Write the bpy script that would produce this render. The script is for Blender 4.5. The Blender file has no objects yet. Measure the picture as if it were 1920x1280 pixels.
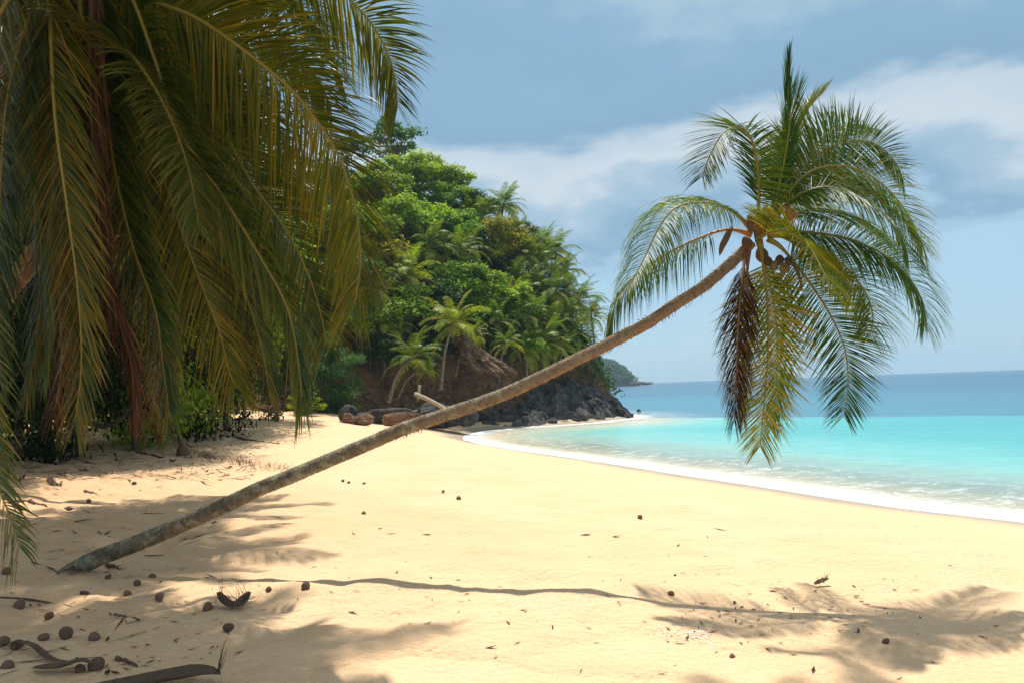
import bpy, bmesh, math, random
import numpy as np
from mathutils import Vector, Matrix

# ------------------------------------------------------------------ camera, sky, sun, exposure
sc = bpy.context.scene
COL = sc.collection
FX, CX, CY = 1493.0, 960.0, 640.0          # photograph measured at 1920 x 1280
HC = 4.2                                   # camera height above the sea (stands on the back of the beach)
PITCH, ROLL = math.radians(3.25), math.radians(2.07)
_f = np.array([0, math.cos(PITCH), math.sin(PITCH)])
_u0 = np.array([0, -math.sin(PITCH), math.cos(PITCH)])
_r0 = np.array([1.0, 0, 0])
RIGHT = math.cos(ROLL) * _r0 - math.sin(ROLL) * _u0
UP = math.sin(ROLL) * _r0 + math.cos(ROLL) * _u0
FWD = _f
CAM = np.array([0, 0, HC])
cd = bpy.data.cameras.new('camera'); cam = bpy.data.objects.new('camera', cd); COL.objects.link(cam)
cd.sensor_width = 36; cd.lens = 28.0; cd.clip_start = 0.1; cd.clip_end = 9000
m = Matrix(((RIGHT[0], UP[0], -FWD[0], 0), (RIGHT[1], UP[1], -FWD[1], 0), (RIGHT[2], UP[2], -FWD[2], HC), (0, 0, 0, 1)))
cam.matrix_world = m
sc.camera = cam

SUN_EL, SUN_AZ = math.radians(69), math.radians(-4)      # azimuth measured from +Y (view direction) towards +X
sun_dir = Vector((math.sin(SUN_AZ) * math.cos(SUN_EL), math.cos(SUN_AZ) * math.cos(SUN_EL), math.sin(SUN_EL)))
sd = bpy.data.lights.new('sun', 'SUN'); sd.energy = 4.4; sd.angle = math.radians(1.0); sd.color = (1, 0.95, 0.86)
sun = bpy.data.objects.new('sun', sd); COL.objects.link(sun)
sun.rotation_euler = (-sun_dir).to_track_quat('-Z', 'Y').to_euler()
sc.view_settings.view_transform = 'Standard'; sc.view_settings.look = 'None'
sc.view_settings.gamma = 1; sc.view_settings.use_curve_mapping = False
sc.view_settings.exposure = 0.37

wd = bpy.data.worlds.new('World'); sc.world = wd; wd.use_nodes = True
nt = wd.node_tree; nt.nodes.clear()
def N(t, **k):
    n = nt.nodes.new(t)
    for a, b in k.items(): setattr(n, a, b)
    return n
def L(a, b): nt.links.new(a, b)
wo = N('ShaderNodeOutputWorld'); bg = N('ShaderNodeBackground'); bg.inputs['Strength'].default_value = 0.1
sky = N('ShaderNodeTexSky', sky_type='NISHITA'); sky.sun_disc = False
sky.sun_elevation = SUN_EL; sky.sun_rotation = SUN_AZ; sky.air_density = 1.0; sky.dust_density = 0.6; sky.ozone_density = 1.6
tc = N('ShaderNodeTexCoord')
sep = N('ShaderNodeSeparateXYZ'); L(tc.outputs['Generated'], sep.inputs[0])
mp = N('ShaderNodeMapping'); mp.inputs['Scale'].default_value = (1.0, 1.0, 2.4); mp.inputs['Location'].default_value = (3.1, 0.35, 1.7)
L(tc.outputs['Generated'], mp.inputs['Vector'])
def noise(scale, detail, rough, vec):
    n = N('ShaderNodeTexNoise'); n.inputs['Scale'].default_value = scale; n.inputs['Detail'].default_value = detail
    n.inputs['Roughness'].default_value = rough; L(vec, n.inputs['Vector']); return n
def MATH(op, a, b=None, clamp=False):
    n = N('ShaderNodeMath', operation=op); n.use_clamp = clamp
    for i, v in enumerate((a, b)):
        if v is None: continue
        if isinstance(v, (int, float)): n.inputs[i].default_value = v
        else: L(v, n.inputs[i])
    return n.outputs[0]
n1 = noise(2.3, 3, 0.5, mp.outputs[0]); n2 = noise(6.5, 6, 0.55, mp.outputs[0])
warp = MATH('ADD', MATH('MULTIPLY', MATH('SUBTRACT', n1.outputs['Fac'], 0.5), 0.30),
            MATH('ADD', MATH('MULTIPLY', MATH('SUBTRACT', n2.outputs['Fac'], 0.5), 0.13), MATH('MULTIPLY', MATH('SUBTRACT', noise(19, 5, 0.6, mp.outputs[0]).outputs['Fac'], 0.5), 0.045)))
el = MATH('ADD', sep.outputs['Z'], warp)
def ramp(fac, stops, interp='EASE'):
    r = N('ShaderNodeValToRGB'); r.color_ramp.interpolation = interp
    e = r.color_ramp.elements
    while len(e) < len(stops): e.new(0.5)
    for x, (p, c) in zip(e, stops):
        x.position = p; x.color = (*c, 1) if len(c) == 3 else c
    L(fac, r.inputs[0]); return r
# cloud banks stacked by elevation: flat blue-grey bases, bright tops; colours relative to the sky's own radiance
crp = ramp(el, [(0.0, (.41, .63, .80)), (0.15, (.42, .64, .81)), (0.178, (.37, .56, .73)), (0.196, (.27, .44, .60)), (0.225, (.37, .53, .67)), (0.262, (.61, .70, .77)), (0.30, (.55, .66, .75)),
                (0.345, (.25, .42, .58)), (0.395, (.26, .44, .61)), (0.45, (.40, .57, .69)), (0.56, (.52, .64, .73)), (0.75, (.57, .66, .73)), (1.0, (.59, .68, .74))])
cov = ramp(MATH('ADD', el, MATH('MULTIPLY', n2.outputs['Fac'], 0.15)), [(0.05, (.75,) * 3), (0.26, (.95,) * 3), (1.0, (.88,) * 3)])
cs = N('ShaderNodeMix', data_type='RGBA', blend_type='MULTIPLY'); cs.inputs['Factor'].default_value = 1
L(crp.outputs[0], cs.inputs['A']); cs.inputs['B'].default_value = (8.1, 8.1, 8.1, 1)
mx = N('ShaderNodeMix', data_type='RGBA'); L(cov.outputs[0], mx.inputs['Factor']); L(sky.outputs[0], mx.inputs['A']); L(cs.outputs['Result'], mx.inputs['B'])
L(mx.outputs['Result'], bg.inputs['Color']); L(bg.outputs[0], wo.inputs['Surface'])

# ------------------------------------------------------------------ helpers
rng = np.random.default_rng(7); random.seed(7)
def nrm(v): return v / np.maximum(np.linalg.norm(v, axis=-1, keepdims=True), 1e-9)
def ray(px, py): return FWD + (px - CX) / FX * RIGHT - (py - CY) / FX * UP
def at(px, py, depth):
    d = ray(px, py); return CAM + d * (depth / d[1])
_T2 = np.random.default_rng(1).random((256, 256)); _T3 = np.random.default_rng(2).random((64, 64, 64))
def vn(x, y):
    xi = np.floor(x).astype(int); yi = np.floor(y).astype(int); fx = x - xi; fy = y - yi
    fx = fx * fx * (3 - 2 * fx); fy = fy * fy * (3 - 2 * fy)
    g = lambda a, b: _T2[a & 255, b & 255]
    return (g(xi, yi) * (1 - fx) + g(xi + 1, yi) * fx) * (1 - fy) + (g(xi, yi + 1) * (1 - fx) + g(xi + 1, yi + 1) * fx) * fy - .5
def fbm(x, y, o=4):
    s = 0; a = 1
    for k in range(o): s = s + a * vn(x * 2 ** k + 17.3 * k, y * 2 ** k + 5.1 * k); a *= .5
    return s
def vn3(p):
    i = np.floor(p).astype(int); f = p - i; f = f * f * (3 - 2 * f); r = 0
    for a in (0, 1):
        for b in (0, 1):
            for c in (0, 1):
                w = (f[:, 0] if a else 1 - f[:, 0]) * (f[:, 1] if b else 1 - f[:, 1]) * (f[:, 2] if c else 1 - f[:, 2])
                r = r + w * _T3[(i[:, 0] + a) & 63, (i[:, 1] + b) & 63, (i[:, 2] + c) & 63]
    return r - .5
def mesh_np(name, V, F, mat, attrs=None, smooth=True):
    V = np.asarray(V, dtype=np.float32); F = np.asarray(F, dtype=np.int32); k = F.shape[1]
    me = bpy.data.meshes.new(name); me.vertices.add(len(V)); me.vertices.foreach_set('co', V.ravel())
    me.loops.add(F.size); me.loops.foreach_set('vertex_index', F.ravel())
    me.polygons.add(len(F)); me.polygons.foreach_set('loop_start', np.arange(0, F.size, k, dtype=np.int32))
    for a, v in (attrs or {}).items():
        at_ = me.attributes.new(a, 'FLOAT', 'POINT'); at_.data.foreach_set('value', np.asarray(v, dtype=np.float32))
    me.update(calc_edges=True)
    me.polygons.foreach_set('use_smooth', np.full(len(F), smooth)); me.validate()
    if mat: me.materials.append(mat)
    return me
def link(name, me, parent=None, loc=None, rot=None, scale=None):
    o = bpy.data.objects.new(name, me); COL.objects.link(o)
    if parent: o.parent = parent
    if loc is not None: o.location = tuple(float(c) for c in loc)
    if rot is not None: o.rotation_euler = rot
    if scale is not None: o.scale = (scale,) * 3 if isinstance(scale, (int, float)) else scale
    return o
def tag(o, label=None, cat=None, group=None, kind=None):
    for k, v in (('label', label), ('category', cat), ('group', group), ('kind', kind)):
        if v: o[k] = v
    return o
def empty(name, loc, label, cat, group=None):
    o = bpy.data.objects.new(name, None); COL.objects.link(o); o.location = tuple(float(c) for c in loc); o.empty_display_size = .2
    return tag(o, label, cat, group)
def join(parts):
    V, F, n = [], [], 0
    for v, f in parts: V.append(v); F.append(np.asarray(f) + n); n += len(v)
    return np.vstack(V), np.vstack(F)
def spline(P, n):
    P = np.asarray(P, float); Q = np.vstack([2 * P[0] - P[1], P, 2 * P[-1] - P[-2]])
    seg = len(P) - 1; t = np.linspace(0, seg, n); i = np.minimum(t.astype(int), seg - 1); f = (t - i)[:, None]
    a, b, c, d = Q[i], Q[i + 1], Q[i + 2], Q[i + 3]
    C = .5 * (2 * b + (c - a) * f + (2 * a - 5 * b + 4 * c - d) * f ** 2 + (3 * b - a - 3 * c + d) * f ** 3)
    s = np.concatenate([[0], np.cumsum(np.linalg.norm(np.diff(C, axis=0), axis=1))])
    u = np.linspace(0, s[-1], n); return np.stack([np.interp(u, s, C[:, k]) for k in range(3)], 1)
def frames(C, side0=None):
    T = nrm(np.gradient(C, axis=0)); S = np.zeros_like(T)
    s = np.cross(T[0], [0, 0, 1.0]) if side0 is None else np.asarray(side0, float)
    if np.linalg.norm(s) < .05: s = np.array([1.0, 0, 0])
    for i in range(len(T)):
        s = s - T[i] * (s @ T[i]); s = s / np.linalg.norm(s); S[i] = s
    return T, S, np.cross(S, T)
def tube(C, R, sides=8, cap=True):
    C = np.asarray(C, float); R = np.broadcast_to(np.asarray(R, float), (len(C),)); T, S, Nn = frames(C)
    a = np.linspace(0, 2 * math.pi, sides, endpoint=False)
    V = (C[:, None] + R[:, None, None] * (np.cos(a)[None, :, None] * S[:, None] + np.sin(a)[None, :, None] * Nn[:, None])).reshape(-1, 3)
    n = len(C); i = np.arange(n - 1)[:, None] * sides; j = np.arange(sides)[None]; k = (j + 1) % sides
    F = np.stack([i + j, i + k, i + sides + k, i + sides + j], -1).reshape(-1, 4)
    if cap:
        V = np.vstack([V, C[:1], C[-1:]]); c0, c1 = n * sides, n * sides + 1
        q = [(c0, (2 * a_ + 2) % sides, (2 * a_ + 1) % sides, 2 * a_) for a_ in range(sides // 2)]
        b = (n - 1) * sides
        q += [(c1, b + 2 * a_, b + (2 * a_ + 1) % sides, b + (2 * a_ + 2) % sides) for a_ in range(sides // 2)]
        F = np.vstack([F, q])
    return V, F

# ------------------------------------------------------------------ materials
def mat(name):
    M = bpy.data.materials.new(name); M.use_nodes = True; t = M.node_tree; t.nodes.clear()
    o = t.nodes.new('ShaderNodeOutputMaterial'); return M, t, o
class G:
    """tiny node-graph helper"""
    def __init__(s, name): s.M, s.t, s.o = mat(name)
    def n(s, typ, ins=None, **k):
        x = s.t.nodes.new(typ)
        for a, b in k.items(): setattr(x, a, b)
        for a, b in (ins or {}).items():
            if hasattr(b, 'is_linked') or isinstance(b, bpy.types.NodeSocket): s.t.links.new(b, x.inputs[a])
            else: x.inputs[a].default_value = b
        return x
    def noise(s, scale, detail=4, rough=.55, vec=None, dist=0):
        i = {'Scale': scale, 'Detail': detail, 'Roughness': rough, 'Distortion': dist}
        if vec: i['Vector'] = vec
        return s.n('ShaderNodeTexNoise', i).outputs['Fac']
    def ramp(s, fac, stops, interp='LINEAR'):
        r = s.n('ShaderNodeValToRGB', {0: fac}); r.color_ramp.interpolation = interp; e = r.color_ramp.elements
        while len(e) < len(stops): e.new(.5)
        for x, (p, c) in zip(e, stops):
            x.position = p; x.color = (*c, 1) if not isinstance(c, (int, float)) else (c, c, c, 1)
        return r.outputs[0]
    def math(s, op, a, b=0., clamp=False):
        x = s.n('ShaderNodeMath', {0: a, 1: b}, operation=op); x.use_clamp = clamp; return x.outputs[0]
    def mix(s, f, a, b, blend='MIX'):
        x = s.t.nodes.new('ShaderNodeMix'); x.data_type = 'RGBA'; x.blend_type = blend
        for k, v in (('Factor', f), ('A', a), ('B', b)):
            if isinstance(v, bpy.types.NodeSocket): s.t.links.new(v, x.inputs[k])
            elif isinstance(v, (int, float)): x.inputs[k].default_value = v
            else: x.inputs[k].default_value = (*v, 1)
        return x.outputs['Result']
    def attr(s, a): return s.n('ShaderNodeAttribute', attribute_name=a).outputs['Fac']
    def obj(s): return s.n('ShaderNodeTexCoord').outputs['Object']
    def pos(s): return s.n('ShaderNodeNewGeometry').outputs['Position']
    def vmul(s, v, k): return s.n('ShaderNodeVectorMath', {0: v, 1: k}, operation='MULTIPLY').outputs[0]
    def bump(s, h, strength=.3, dist=.02): return s.n('ShaderNodeBump', {'Height': h, 'Strength': strength, 'Distance': dist}).outputs[0]
    def pbr(s, col, rough=.6, normal=None, spec=.5):
        i = {'Base Color': col if isinstance(col, bpy.types.NodeSocket) else (*col, 1), 'Roughness': rough, 'Specular IOR Level': spec}
        if normal: i['Normal'] = normal
        return s.n('ShaderNodeBsdfPrincipled', i)
    def out(s, sh): s.t.links.new(sh.outputs[0] if hasattr(sh, 'outputs') else sh, s.o.inputs['Surface']); return s.M
def leaf_material(name, stops, rough=.42, trans=.35, spec=.5, vary=.25):
    g = G(name); t = g.attr('tint'); c = g.ramp(t, stops)
    rnd = g.n('ShaderNodeObjectInfo').outputs['Random']
    v = g.n('ShaderNodeHueSaturation', {'Hue': g.math('ADD', .488, g.math('MULTIPLY', rnd, .024)), 'Saturation': 1.0,
            'Value': g.math('ADD', 1 - vary / 2, g.math('MULTIPLY', rnd, vary)), 'Color': c}).outputs[0]
    p = g.pbr(v, rough, spec=spec)
    tl = g.n('ShaderNodeBsdfTranslucent', {'Color': g.mix(.5, v, g.n('ShaderNodeHueSaturation', {'Hue': .485, 'Saturation': 1.15, 'Value': 1.7, 'Color': v}).outputs[0])})
    return g.out(g.n('ShaderNodeMixShader', {0: trans, 1: p.outputs[0], 2: tl.outputs[0]}))
GROVE = leaf_material('shaded_grove_leaf', [(0, (.004, .009, .002)), (.5, (.011, .022, .003)), (1, (.03, .045, .006))], .6, .2, .1)  # deep shade of the grove put into near-black leaf colours
FROND = leaf_material('shaded_palm_leaf', [(0, (.006, .018, .003)), (.35, (.02, .046, .004)), (.6, (.06, .08, .006)), (.82, (.20, .13, .01)), (1, (.18, .08, .012))], .40, .30, .4)  # shaded copy of the palm leaf, shade painted into its colours
FROND_OPEN = leaf_material('sunlit_palm_leaf', [(0, (.016, .052, .007)), (.35, (.055, .125, .009)), (.6, (.17, .215, .012)), (.82, (.40, .28, .018)), (1, (.34, .15, .02))], .38, .46, .4)  # sunlit copy of the same leaf, brightness put into its colours
FROND_NEAR = leaf_material('lit_front_palm_leaf', [(0, (.009, .028, .003)), (.35, (.038, .074, .006)), (.6, (.13, .145, .009)), (.82, (.36, .235, .014)), (1, (.30, .13, .015))], .34, .46, .5)  # lit copy for the front fronds, sunlight put into its colours
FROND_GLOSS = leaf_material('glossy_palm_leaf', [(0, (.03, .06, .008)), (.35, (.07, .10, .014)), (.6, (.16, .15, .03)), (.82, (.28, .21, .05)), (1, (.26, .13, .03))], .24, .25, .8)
FROND_FAR = leaf_material('palm_leaf_hill', [(0, (.05, .11, .012)), (.4, (.17, .26, .022)), (.65, (.38, .40, .04)), (1, (.52, .40, .07))], .5, .38, .3)
DRYF = leaf_material('dry_palm_leaf', [(0, (.035, .017, .009)), (.5, (.10, .042, .016)), (1, (.22, .12, .04))], .65, .2, .25)
LEAF = [leaf_material('leaf_mid', [(0, (.035, .085, .006)), (.5, (.17, .29, .012)), (1, (.36, .48, .022))], .6, .38, .2),
        leaf_material('leaf_bright', [(0, (.055, .12, .006)), (.5, (.25, .38, .014)), (1, (.45, .55, .03))], .6, .4, .2),
        leaf_material('leaf_dark', [(0, (.014, .040, .007)), (.5, (.042, .095, .012)), (1, (.095, .165, .022))], .6, .34, .2),
        leaf_material('leaf_olive', [(0, (.08, .10, .006)), (.5, (.27, .27, .014)), (1, (.50, .32, .022))], .6, .36, .2),
        leaf_material('leaf_blue', [(0, (.022, .065, .014)), (.5, (.065, .145, .028)), (1, (.13, .24, .045))], .6, .34, .2)]
def rib_material(name, a, b):
    g = G(name); c = g.mix(g.noise(9, 3), a, b); return g.out(g.pbr(c, .45))
RIB = rib_material('frond_rib', (.19, .17, .022), (.30, .20, .03))
RIB_O = rib_material('orange_frond_rib', (.45, .14, .02), (.36, .19, .03))
RIB_D = rib_material('dry_frond_rib', (.10, .05, .022), (.20, .10, .04))
def bark_material(name, cols, lichen, ring=9.0):
    g = G(name); t = g.attr('along'); o = g.obj()
    n = g.noise(5, 6, .65, o); n2 = g.noise(22, 5, .6, o); n3 = g.noise(4.5, 6, .72, o)
    c = g.mix(g.ramp(n, [(.35, 0.), (.65, 1.)]), cols[0], cols[1]); c = g.mix(g.ramp(t, [(.25, 0.), (.8, 1.)]), c, g.mix(n2, cols[2], cols[3]))
    li = g.math('MULTIPLY', g.ramp(n3, [(.50, 0.), (.60, 1.)]), g.ramp(t, [(.45, 1.), (.95, .0)]))
    c = g.mix(g.math('MULTIPLY', li, .75), c, g.mix(n2, lichen, (.30, .29, .16)))
    c = g.mix(g.ramp(g.attr('scar'), [(.55, 0.), (1., .34)]), c, (.05, .035, .022))
    c = g.mix(g.math('MULTIPLY', g.ramp(g.noise(11, 5, .7, o), [(.56, 0.), (.64, 1.)]), .55), c, (.055, .042, .03))
    b = g.bump(g.math('ADD', n2, g.math('MULTIPLY', n, .8)), .7, .03)
    return g.out(g.pbr(c, .85, b, .2))
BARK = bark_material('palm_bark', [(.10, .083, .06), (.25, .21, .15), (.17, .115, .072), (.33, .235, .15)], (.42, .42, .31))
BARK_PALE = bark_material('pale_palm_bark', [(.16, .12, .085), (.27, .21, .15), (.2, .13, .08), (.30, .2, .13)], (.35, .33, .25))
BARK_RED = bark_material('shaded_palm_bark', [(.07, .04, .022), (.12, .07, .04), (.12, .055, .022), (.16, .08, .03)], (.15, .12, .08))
g = G('wood'); c = g.mix(g.noise(3, 5, .6, g.vmul(g.obj(), (1, 1, .3))), (.07, .05, .035), (.19, .14, .10)); WOOD = g.out(g.pbr(c, .85, g.bump(g.noise(30, 4), .5, .02), .2))
g = G('pale_wood'); c = g.mix(g.noise(6, 5, .6), (.36, .29, .19), (.55, .45, .30)); PALEWOOD = g.out(g.pbr(c, .8, g.bump(g.noise(30, 4), .4, .02), .2))
g = G('dark_debris'); o = g.obj(); st_ = g.noise(9, 5, .65, g.vmul(o, (1, 7, 7))); c = g.mix(st_, (.03, .02, .015), (.24, .15, .09)); c = g.mix(g.ramp(g.noise(5, 4, .6, o), [(.5, 0.), (.7, .6)]), c, (.20, .15, .10)); DEBRIS = g.out(g.pbr(c, .7, g.bump(st_, .9, .03), .35))

# ------------------------------------------------------------------ terrain functions
def sea_pt(px, py):
    d = ray(px, py); k = -HC / d[2]; return (CAM + d * k)[:2]
SHORE = np.array([(40, -60), (31, -22), (24, 0), (18.6, 12)] + [tuple(sea_pt(*p)) for p in
        [(1920, 978), (1700, 953), (1550, 931), (1420, 910), (1290, 891), (1170, 872), (1060, 856), (960, 842), (900, 832), (868, 823), (872, 816), (900, 808), (960, 802), (1040, 797), (1110, 792), (1180, 784)]]
        + [(15, 100), (12, 115), (-5, 150), (-60, 260)])
def shore_d(x, y):
    """signed distance to the waterline, positive on land"""
    P = np.stack([np.ravel(x), np.ravel(y)], 1); best = np.full(len(P), 1e9); sg = np.ones(len(P))
    for a, b in zip(SHORE[:-1], SHORE[1:]):
        e = b - a; t = np.clip(((P - a) @ e) / (e @ e), 0, 1); q = P - a - t[:, None] * e; d = np.hypot(q[:, 0], q[:, 1])
        s = np.sign(e[0] * (P[:, 1] - a[1]) - e[1] * (P[:, 0] - a[0])); k = d < best - 1e-6
        best = np.where(k, d, best); sg = np.where(k, s, sg)
    return (best * sg).reshape(np.shape(x))
def sstep(a, b, x): t = np.clip((x - a) / (b - a), 0, 1); return t * t * (3 - 2 * t)
def sand_z(x, y, fine=True):
    x = np.asarray(x, float); y = np.asarray(y, float); d = shore_d(x, y)
    near = np.interp(d, [-60, -30, -12, 0, 4, 8, 13, 22, 32, 42, 60], [-7, -3.2, -1.1, 0, .46, .78, 1.05, 1.42, 2.45, 3.45, 4.1])
    far = np.interp(d, [-60, -30, -12, 0, 5, 12, 20, 40], [-7, -3.2, -1.1, 0, 1.0, 2.3, 2.9, 3.6])
    k = sstep(30, 66, y); z = near * (1 - k) + far * k
    if fine:
        w = sstep(3, 9, d)
        z = z + w * (.20 * fbm(x / 4.2, y / 4.2, 2) + .125 * fbm(x / 1.1 + 9, y / .8, 3) - .055 * np.clip(vn(x / .42 + 4, y / .42) * 2 - .45, 0, 1))
        wl = sstep(16, 24, d)                                   # trampled, lumpy sand up by the palms
        z = z + wl * (.10 * fbm(x / .55 + 3, y / .55, 3) - .10 * np.clip(vn(x / .33, y / .33) * 2 - .25, 0, 1))
    return z
def ground(px, py, lift=0.):
    d = ray(px, py); d = d / d[1]; t = np.geomspace(3, 160, 1400); P = CAM + d * t[:, None]
    h = P[:, 2] - sand_z(P[:, 0], P[:, 1]); i = int(np.argmax(h < 0)) if (h < 0).any() else len(t) - 1
    p = P[i].copy(); p[2] = sand_z(p[0:1], p[1:2])[0] + lift; return p
FOOT_X = [-80, -40, -25, -15, -5, 4, 10, 13.5, 16]; FOOT_Y = [52, 62, 71, 77, 83, 91, 96, 100, 104]
CAP_X = [-90, -40, -25, -15, -6.7, -.7, 5.6, 10.0, 12.5, 14.5]; CAP_Z = [34, 37, 36, 34.5, 27, 23, 16.5, 8.5, 3.5, -2]
def hill_z(x, y):
    x = np.asarray(x, float); y = np.asarray(y, float)
    yf = np.interp(x, FOOT_X, FOOT_Y); cap = np.interp(x, CAP_X, CAP_Z); t = y - yf
    face = 1.2 + np.where(t < 6, t * 1.15, 6.9 + (t - 6) * .92)
    z = -np.logaddexp(-face / 1.6, -cap / 1.6) * 1.6
    z = z - np.maximum(0, y - 135) * .5
    return z + (1.5 * fbm(x / 7, y / 7, 4) + .9 * fbm(x / 1.9, y / 1.9, 4)) * sstep(-2, 3, t) - 3 * (1 - sstep(-4, 0, t))
def hill_base(px, py, h):
    """ground point under something whose top at height h shows at this pixel"""
    d = ray(px, py); d = d / d[1]; t = np.linspace(60, 150, 900); P = CAM + d * t[:, None]
    g_ = P[:, 2] - hill_z(P[:, 0], P[:, 1]); i = int(np.argmax(g_ < h)) if (g_ < h).any() else int(np.argmin(g_))
    p = P[i].copy(); p[2] = hill_z(p[0:1], p[1:2])[0]; return p

# ------------------------------------------------------------------ sand
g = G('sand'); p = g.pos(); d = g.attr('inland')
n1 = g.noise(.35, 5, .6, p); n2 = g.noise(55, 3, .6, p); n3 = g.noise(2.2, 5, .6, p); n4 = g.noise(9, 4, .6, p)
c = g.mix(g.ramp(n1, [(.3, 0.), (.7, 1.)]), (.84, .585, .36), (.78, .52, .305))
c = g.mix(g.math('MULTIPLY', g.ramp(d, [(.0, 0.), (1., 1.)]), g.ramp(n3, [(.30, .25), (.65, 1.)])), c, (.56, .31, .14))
c = g.mix(g.math('MULTIPLY', n2, .35), c, (.64, .42, .23))
spk = g.ramp(g.noise(130, 2, .5, p), [(.70, 0.), (.74, 1.)])
c = g.mix(g.math('MULTIPLY', spk, .5), c, (.30, .19, .09))
wet = g.attr('wet'); c = g.mix(wet, c, (.40, .315, .225))
b = g.bump(g.math('ADD', g.math('MULTIPLY', n4, 1.6), g.math('ADD', g.math('MULTIPLY', n2, .25), g.math('MULTIPLY', n3, 1.6))), .75, .075)
SAND = g.out(g.pbr(c, g.math('SUBTRACT', .95, g.math('MULTIPLY', wet, .55)), b, .25))
na, nr = 520, 470
A = np.radians(np.linspace(-125, 125, na)); Rr = np.geomspace(1.2, 175, nr)
X = np.sin(A)[None] * Rr[:, None]; Y = np.cos(A)[None] * Rr[:, None]
Z = sand_z(X, Y); Dd = shore_d(X, Y)
V = np.stack([X, Y, Z], -1).reshape(-1, 3)
i = np.arange(nr - 1)[:, None] * na + np.arange(na - 1)[None]
F = np.stack([i, i + na, i + na + 1, i + 1], -1).reshape(-1, 4)
keep = (Dd.ravel()[F] > -45).all(1) & (Y.ravel()[F].min(1) < 112); F = F[keep]
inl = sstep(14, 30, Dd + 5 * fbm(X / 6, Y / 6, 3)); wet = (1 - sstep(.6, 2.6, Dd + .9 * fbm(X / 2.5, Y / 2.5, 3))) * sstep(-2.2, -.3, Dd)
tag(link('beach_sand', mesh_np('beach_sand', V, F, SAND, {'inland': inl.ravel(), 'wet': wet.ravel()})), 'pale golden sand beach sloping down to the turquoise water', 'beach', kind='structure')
# the patch of sand round the photographer's feet
tt = np.linspace(-math.pi, math.pi, 65); rr = np.linspace(0.0, 26, 40)
X = np.sin(tt)[None] * rr[:, None]; Y = np.cos(tt)[None] * rr[:, None]
Z = sand_z(X, Y, False) - .10
i = np.arange(39)[:, None] * 65 + np.arange(64)[None]; F = np.stack([i, i + 65, i + 66, i + 1], -1).reshape(-1, 4)
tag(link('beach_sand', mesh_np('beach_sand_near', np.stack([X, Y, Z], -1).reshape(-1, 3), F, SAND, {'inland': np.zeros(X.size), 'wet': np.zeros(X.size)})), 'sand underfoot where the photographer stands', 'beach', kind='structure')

# ------------------------------------------------------------------ sea
g = G('sea_water'); p = g.pos(); off = g.attr('offshore'); reef = g.attr('reef')
ns = g.noise(.12, 4, .6, p); nw = g.noise(.9, 4, .6, g.vmul(p, (.7, 1.5, 1))); nf = g.noise(1.1, 6, .68, g.vmul(p, (1., 1.3, 1)), .8); nf2 = g.noise(4.5, 5, .65, p)
offn = g.math('ADD', off, g.math('MULTIPLY', g.math('SUBTRACT', ns, .5), 7.))
body = g.ramp(g.math('DIVIDE', offn, 40.), [(.0, (.62, .60, .47)), (.14, (.42, .60, .53)), (.30, (.19, .50, .47)), (.55, (.075, .39, .40)), (1., (.055, .33, .38))])
deepc = g.ramp(g.math('DIVIDE', off, 400.), [(.08, (.05, .20, .29)), (.3, (.035, .145, .235)), (1., (.028, .115, .205))])
rn = g.math('ADD', reef, g.math('MULTIPLY', g.math('SUBTRACT', g.noise(.10, 5, .6, g.vmul(p, (1, .5, 1))), .5), 7.))
body = g.mix(g.ramp(g.math('ADD', g.math('DIVIDE', rn, 10.), .5), [(.35, 0.), (.75, 1.)]), body, deepc)
body = g.mix(g.math('MULTIPLY', g.ramp(nw, [(.4, 0.), (.75, 1.)]), .22), body, (.03, .16, .27), 'MULTIPLY')
alpha = g.ramp(g.math('DIVIDE', offn, 16.), [(.0, .05), (.25, .42), (.65, .9), (1., 1.)])
# foam: solid lip at the edge, lace behind it
lip = g.ramp(g.math('DIVIDE', g.math('ADD', off, g.math('MULTIPLY', g.math('SUBTRACT', g.math('ADD', g.math('MULTIPLY', nf, .6), g.math('MULTIPLY', nf2, .4)), .5), 6.)), 5.), [(.0, 1.), (.08, .85), (.20, .5), (.50, 0.)])
lace = g.math('MULTIPLY', g.ramp(g.math('ADD', g.math('MULTIPLY', nf, .75), g.math('MULTIPLY', nf2, .25)), [(.50, 0.), (.64, .6)]), g.ramp(g.math('DIVIDE', offn, 9.), [(.0, .9), (.45, .7), (.95, .0)]))
foam = g.math('MAXIMUM', lip, lace)
bmp = g.bump(g.math('ADD', nw, g.math('ADD', g.math('MULTIPLY', g.noise(3.5, 4, .6, p), .4), g.math('MULTIPLY', g.noise(.25, 3, .5, g.vmul(p, (.6, 1.6, 1))), 1.6))), .55, .25)
dif = g.n('ShaderNodeBsdfDiffuse', {'Color': body, 'Normal': bmp}); tr = g.n('ShaderNodeBsdfTransparent', {'Color': (.93, .99, .97, 1)})
w = g.n('ShaderNodeMixShader', {0: alpha, 1: tr.outputs[0], 2: dif.outputs[0]})
gl = g.n('ShaderNodeBsdfGlossy', {'Color': (1, 1, 1, 1), 'Roughness': .18, 'Normal': bmp}); fr = g.n('ShaderNodeFresnel', {'IOR': 1.33, 'Normal': bmp}).outputs[0]
w = g.n('ShaderNodeMixShader', {0: g.math('MULTIPLY', fr, .30), 1: w.outputs[0], 2: gl.outputs[0]})
fo = g.n('ShaderNodeBsdfDiffuse', {'Color': (.88, .90, .91, 1)})
SEA = g.out(g.n('ShaderNodeMixShader', {0: foam, 1: w.outputs[0], 2: fo.outputs[0]}))
na, nr = 420, 420
A = np.radians(np.linspace(-40, 110, na)); Rr = np.concatenate([np.geomspace(9, 130, 330), np.geomspace(133, 3400, 90)])
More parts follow.
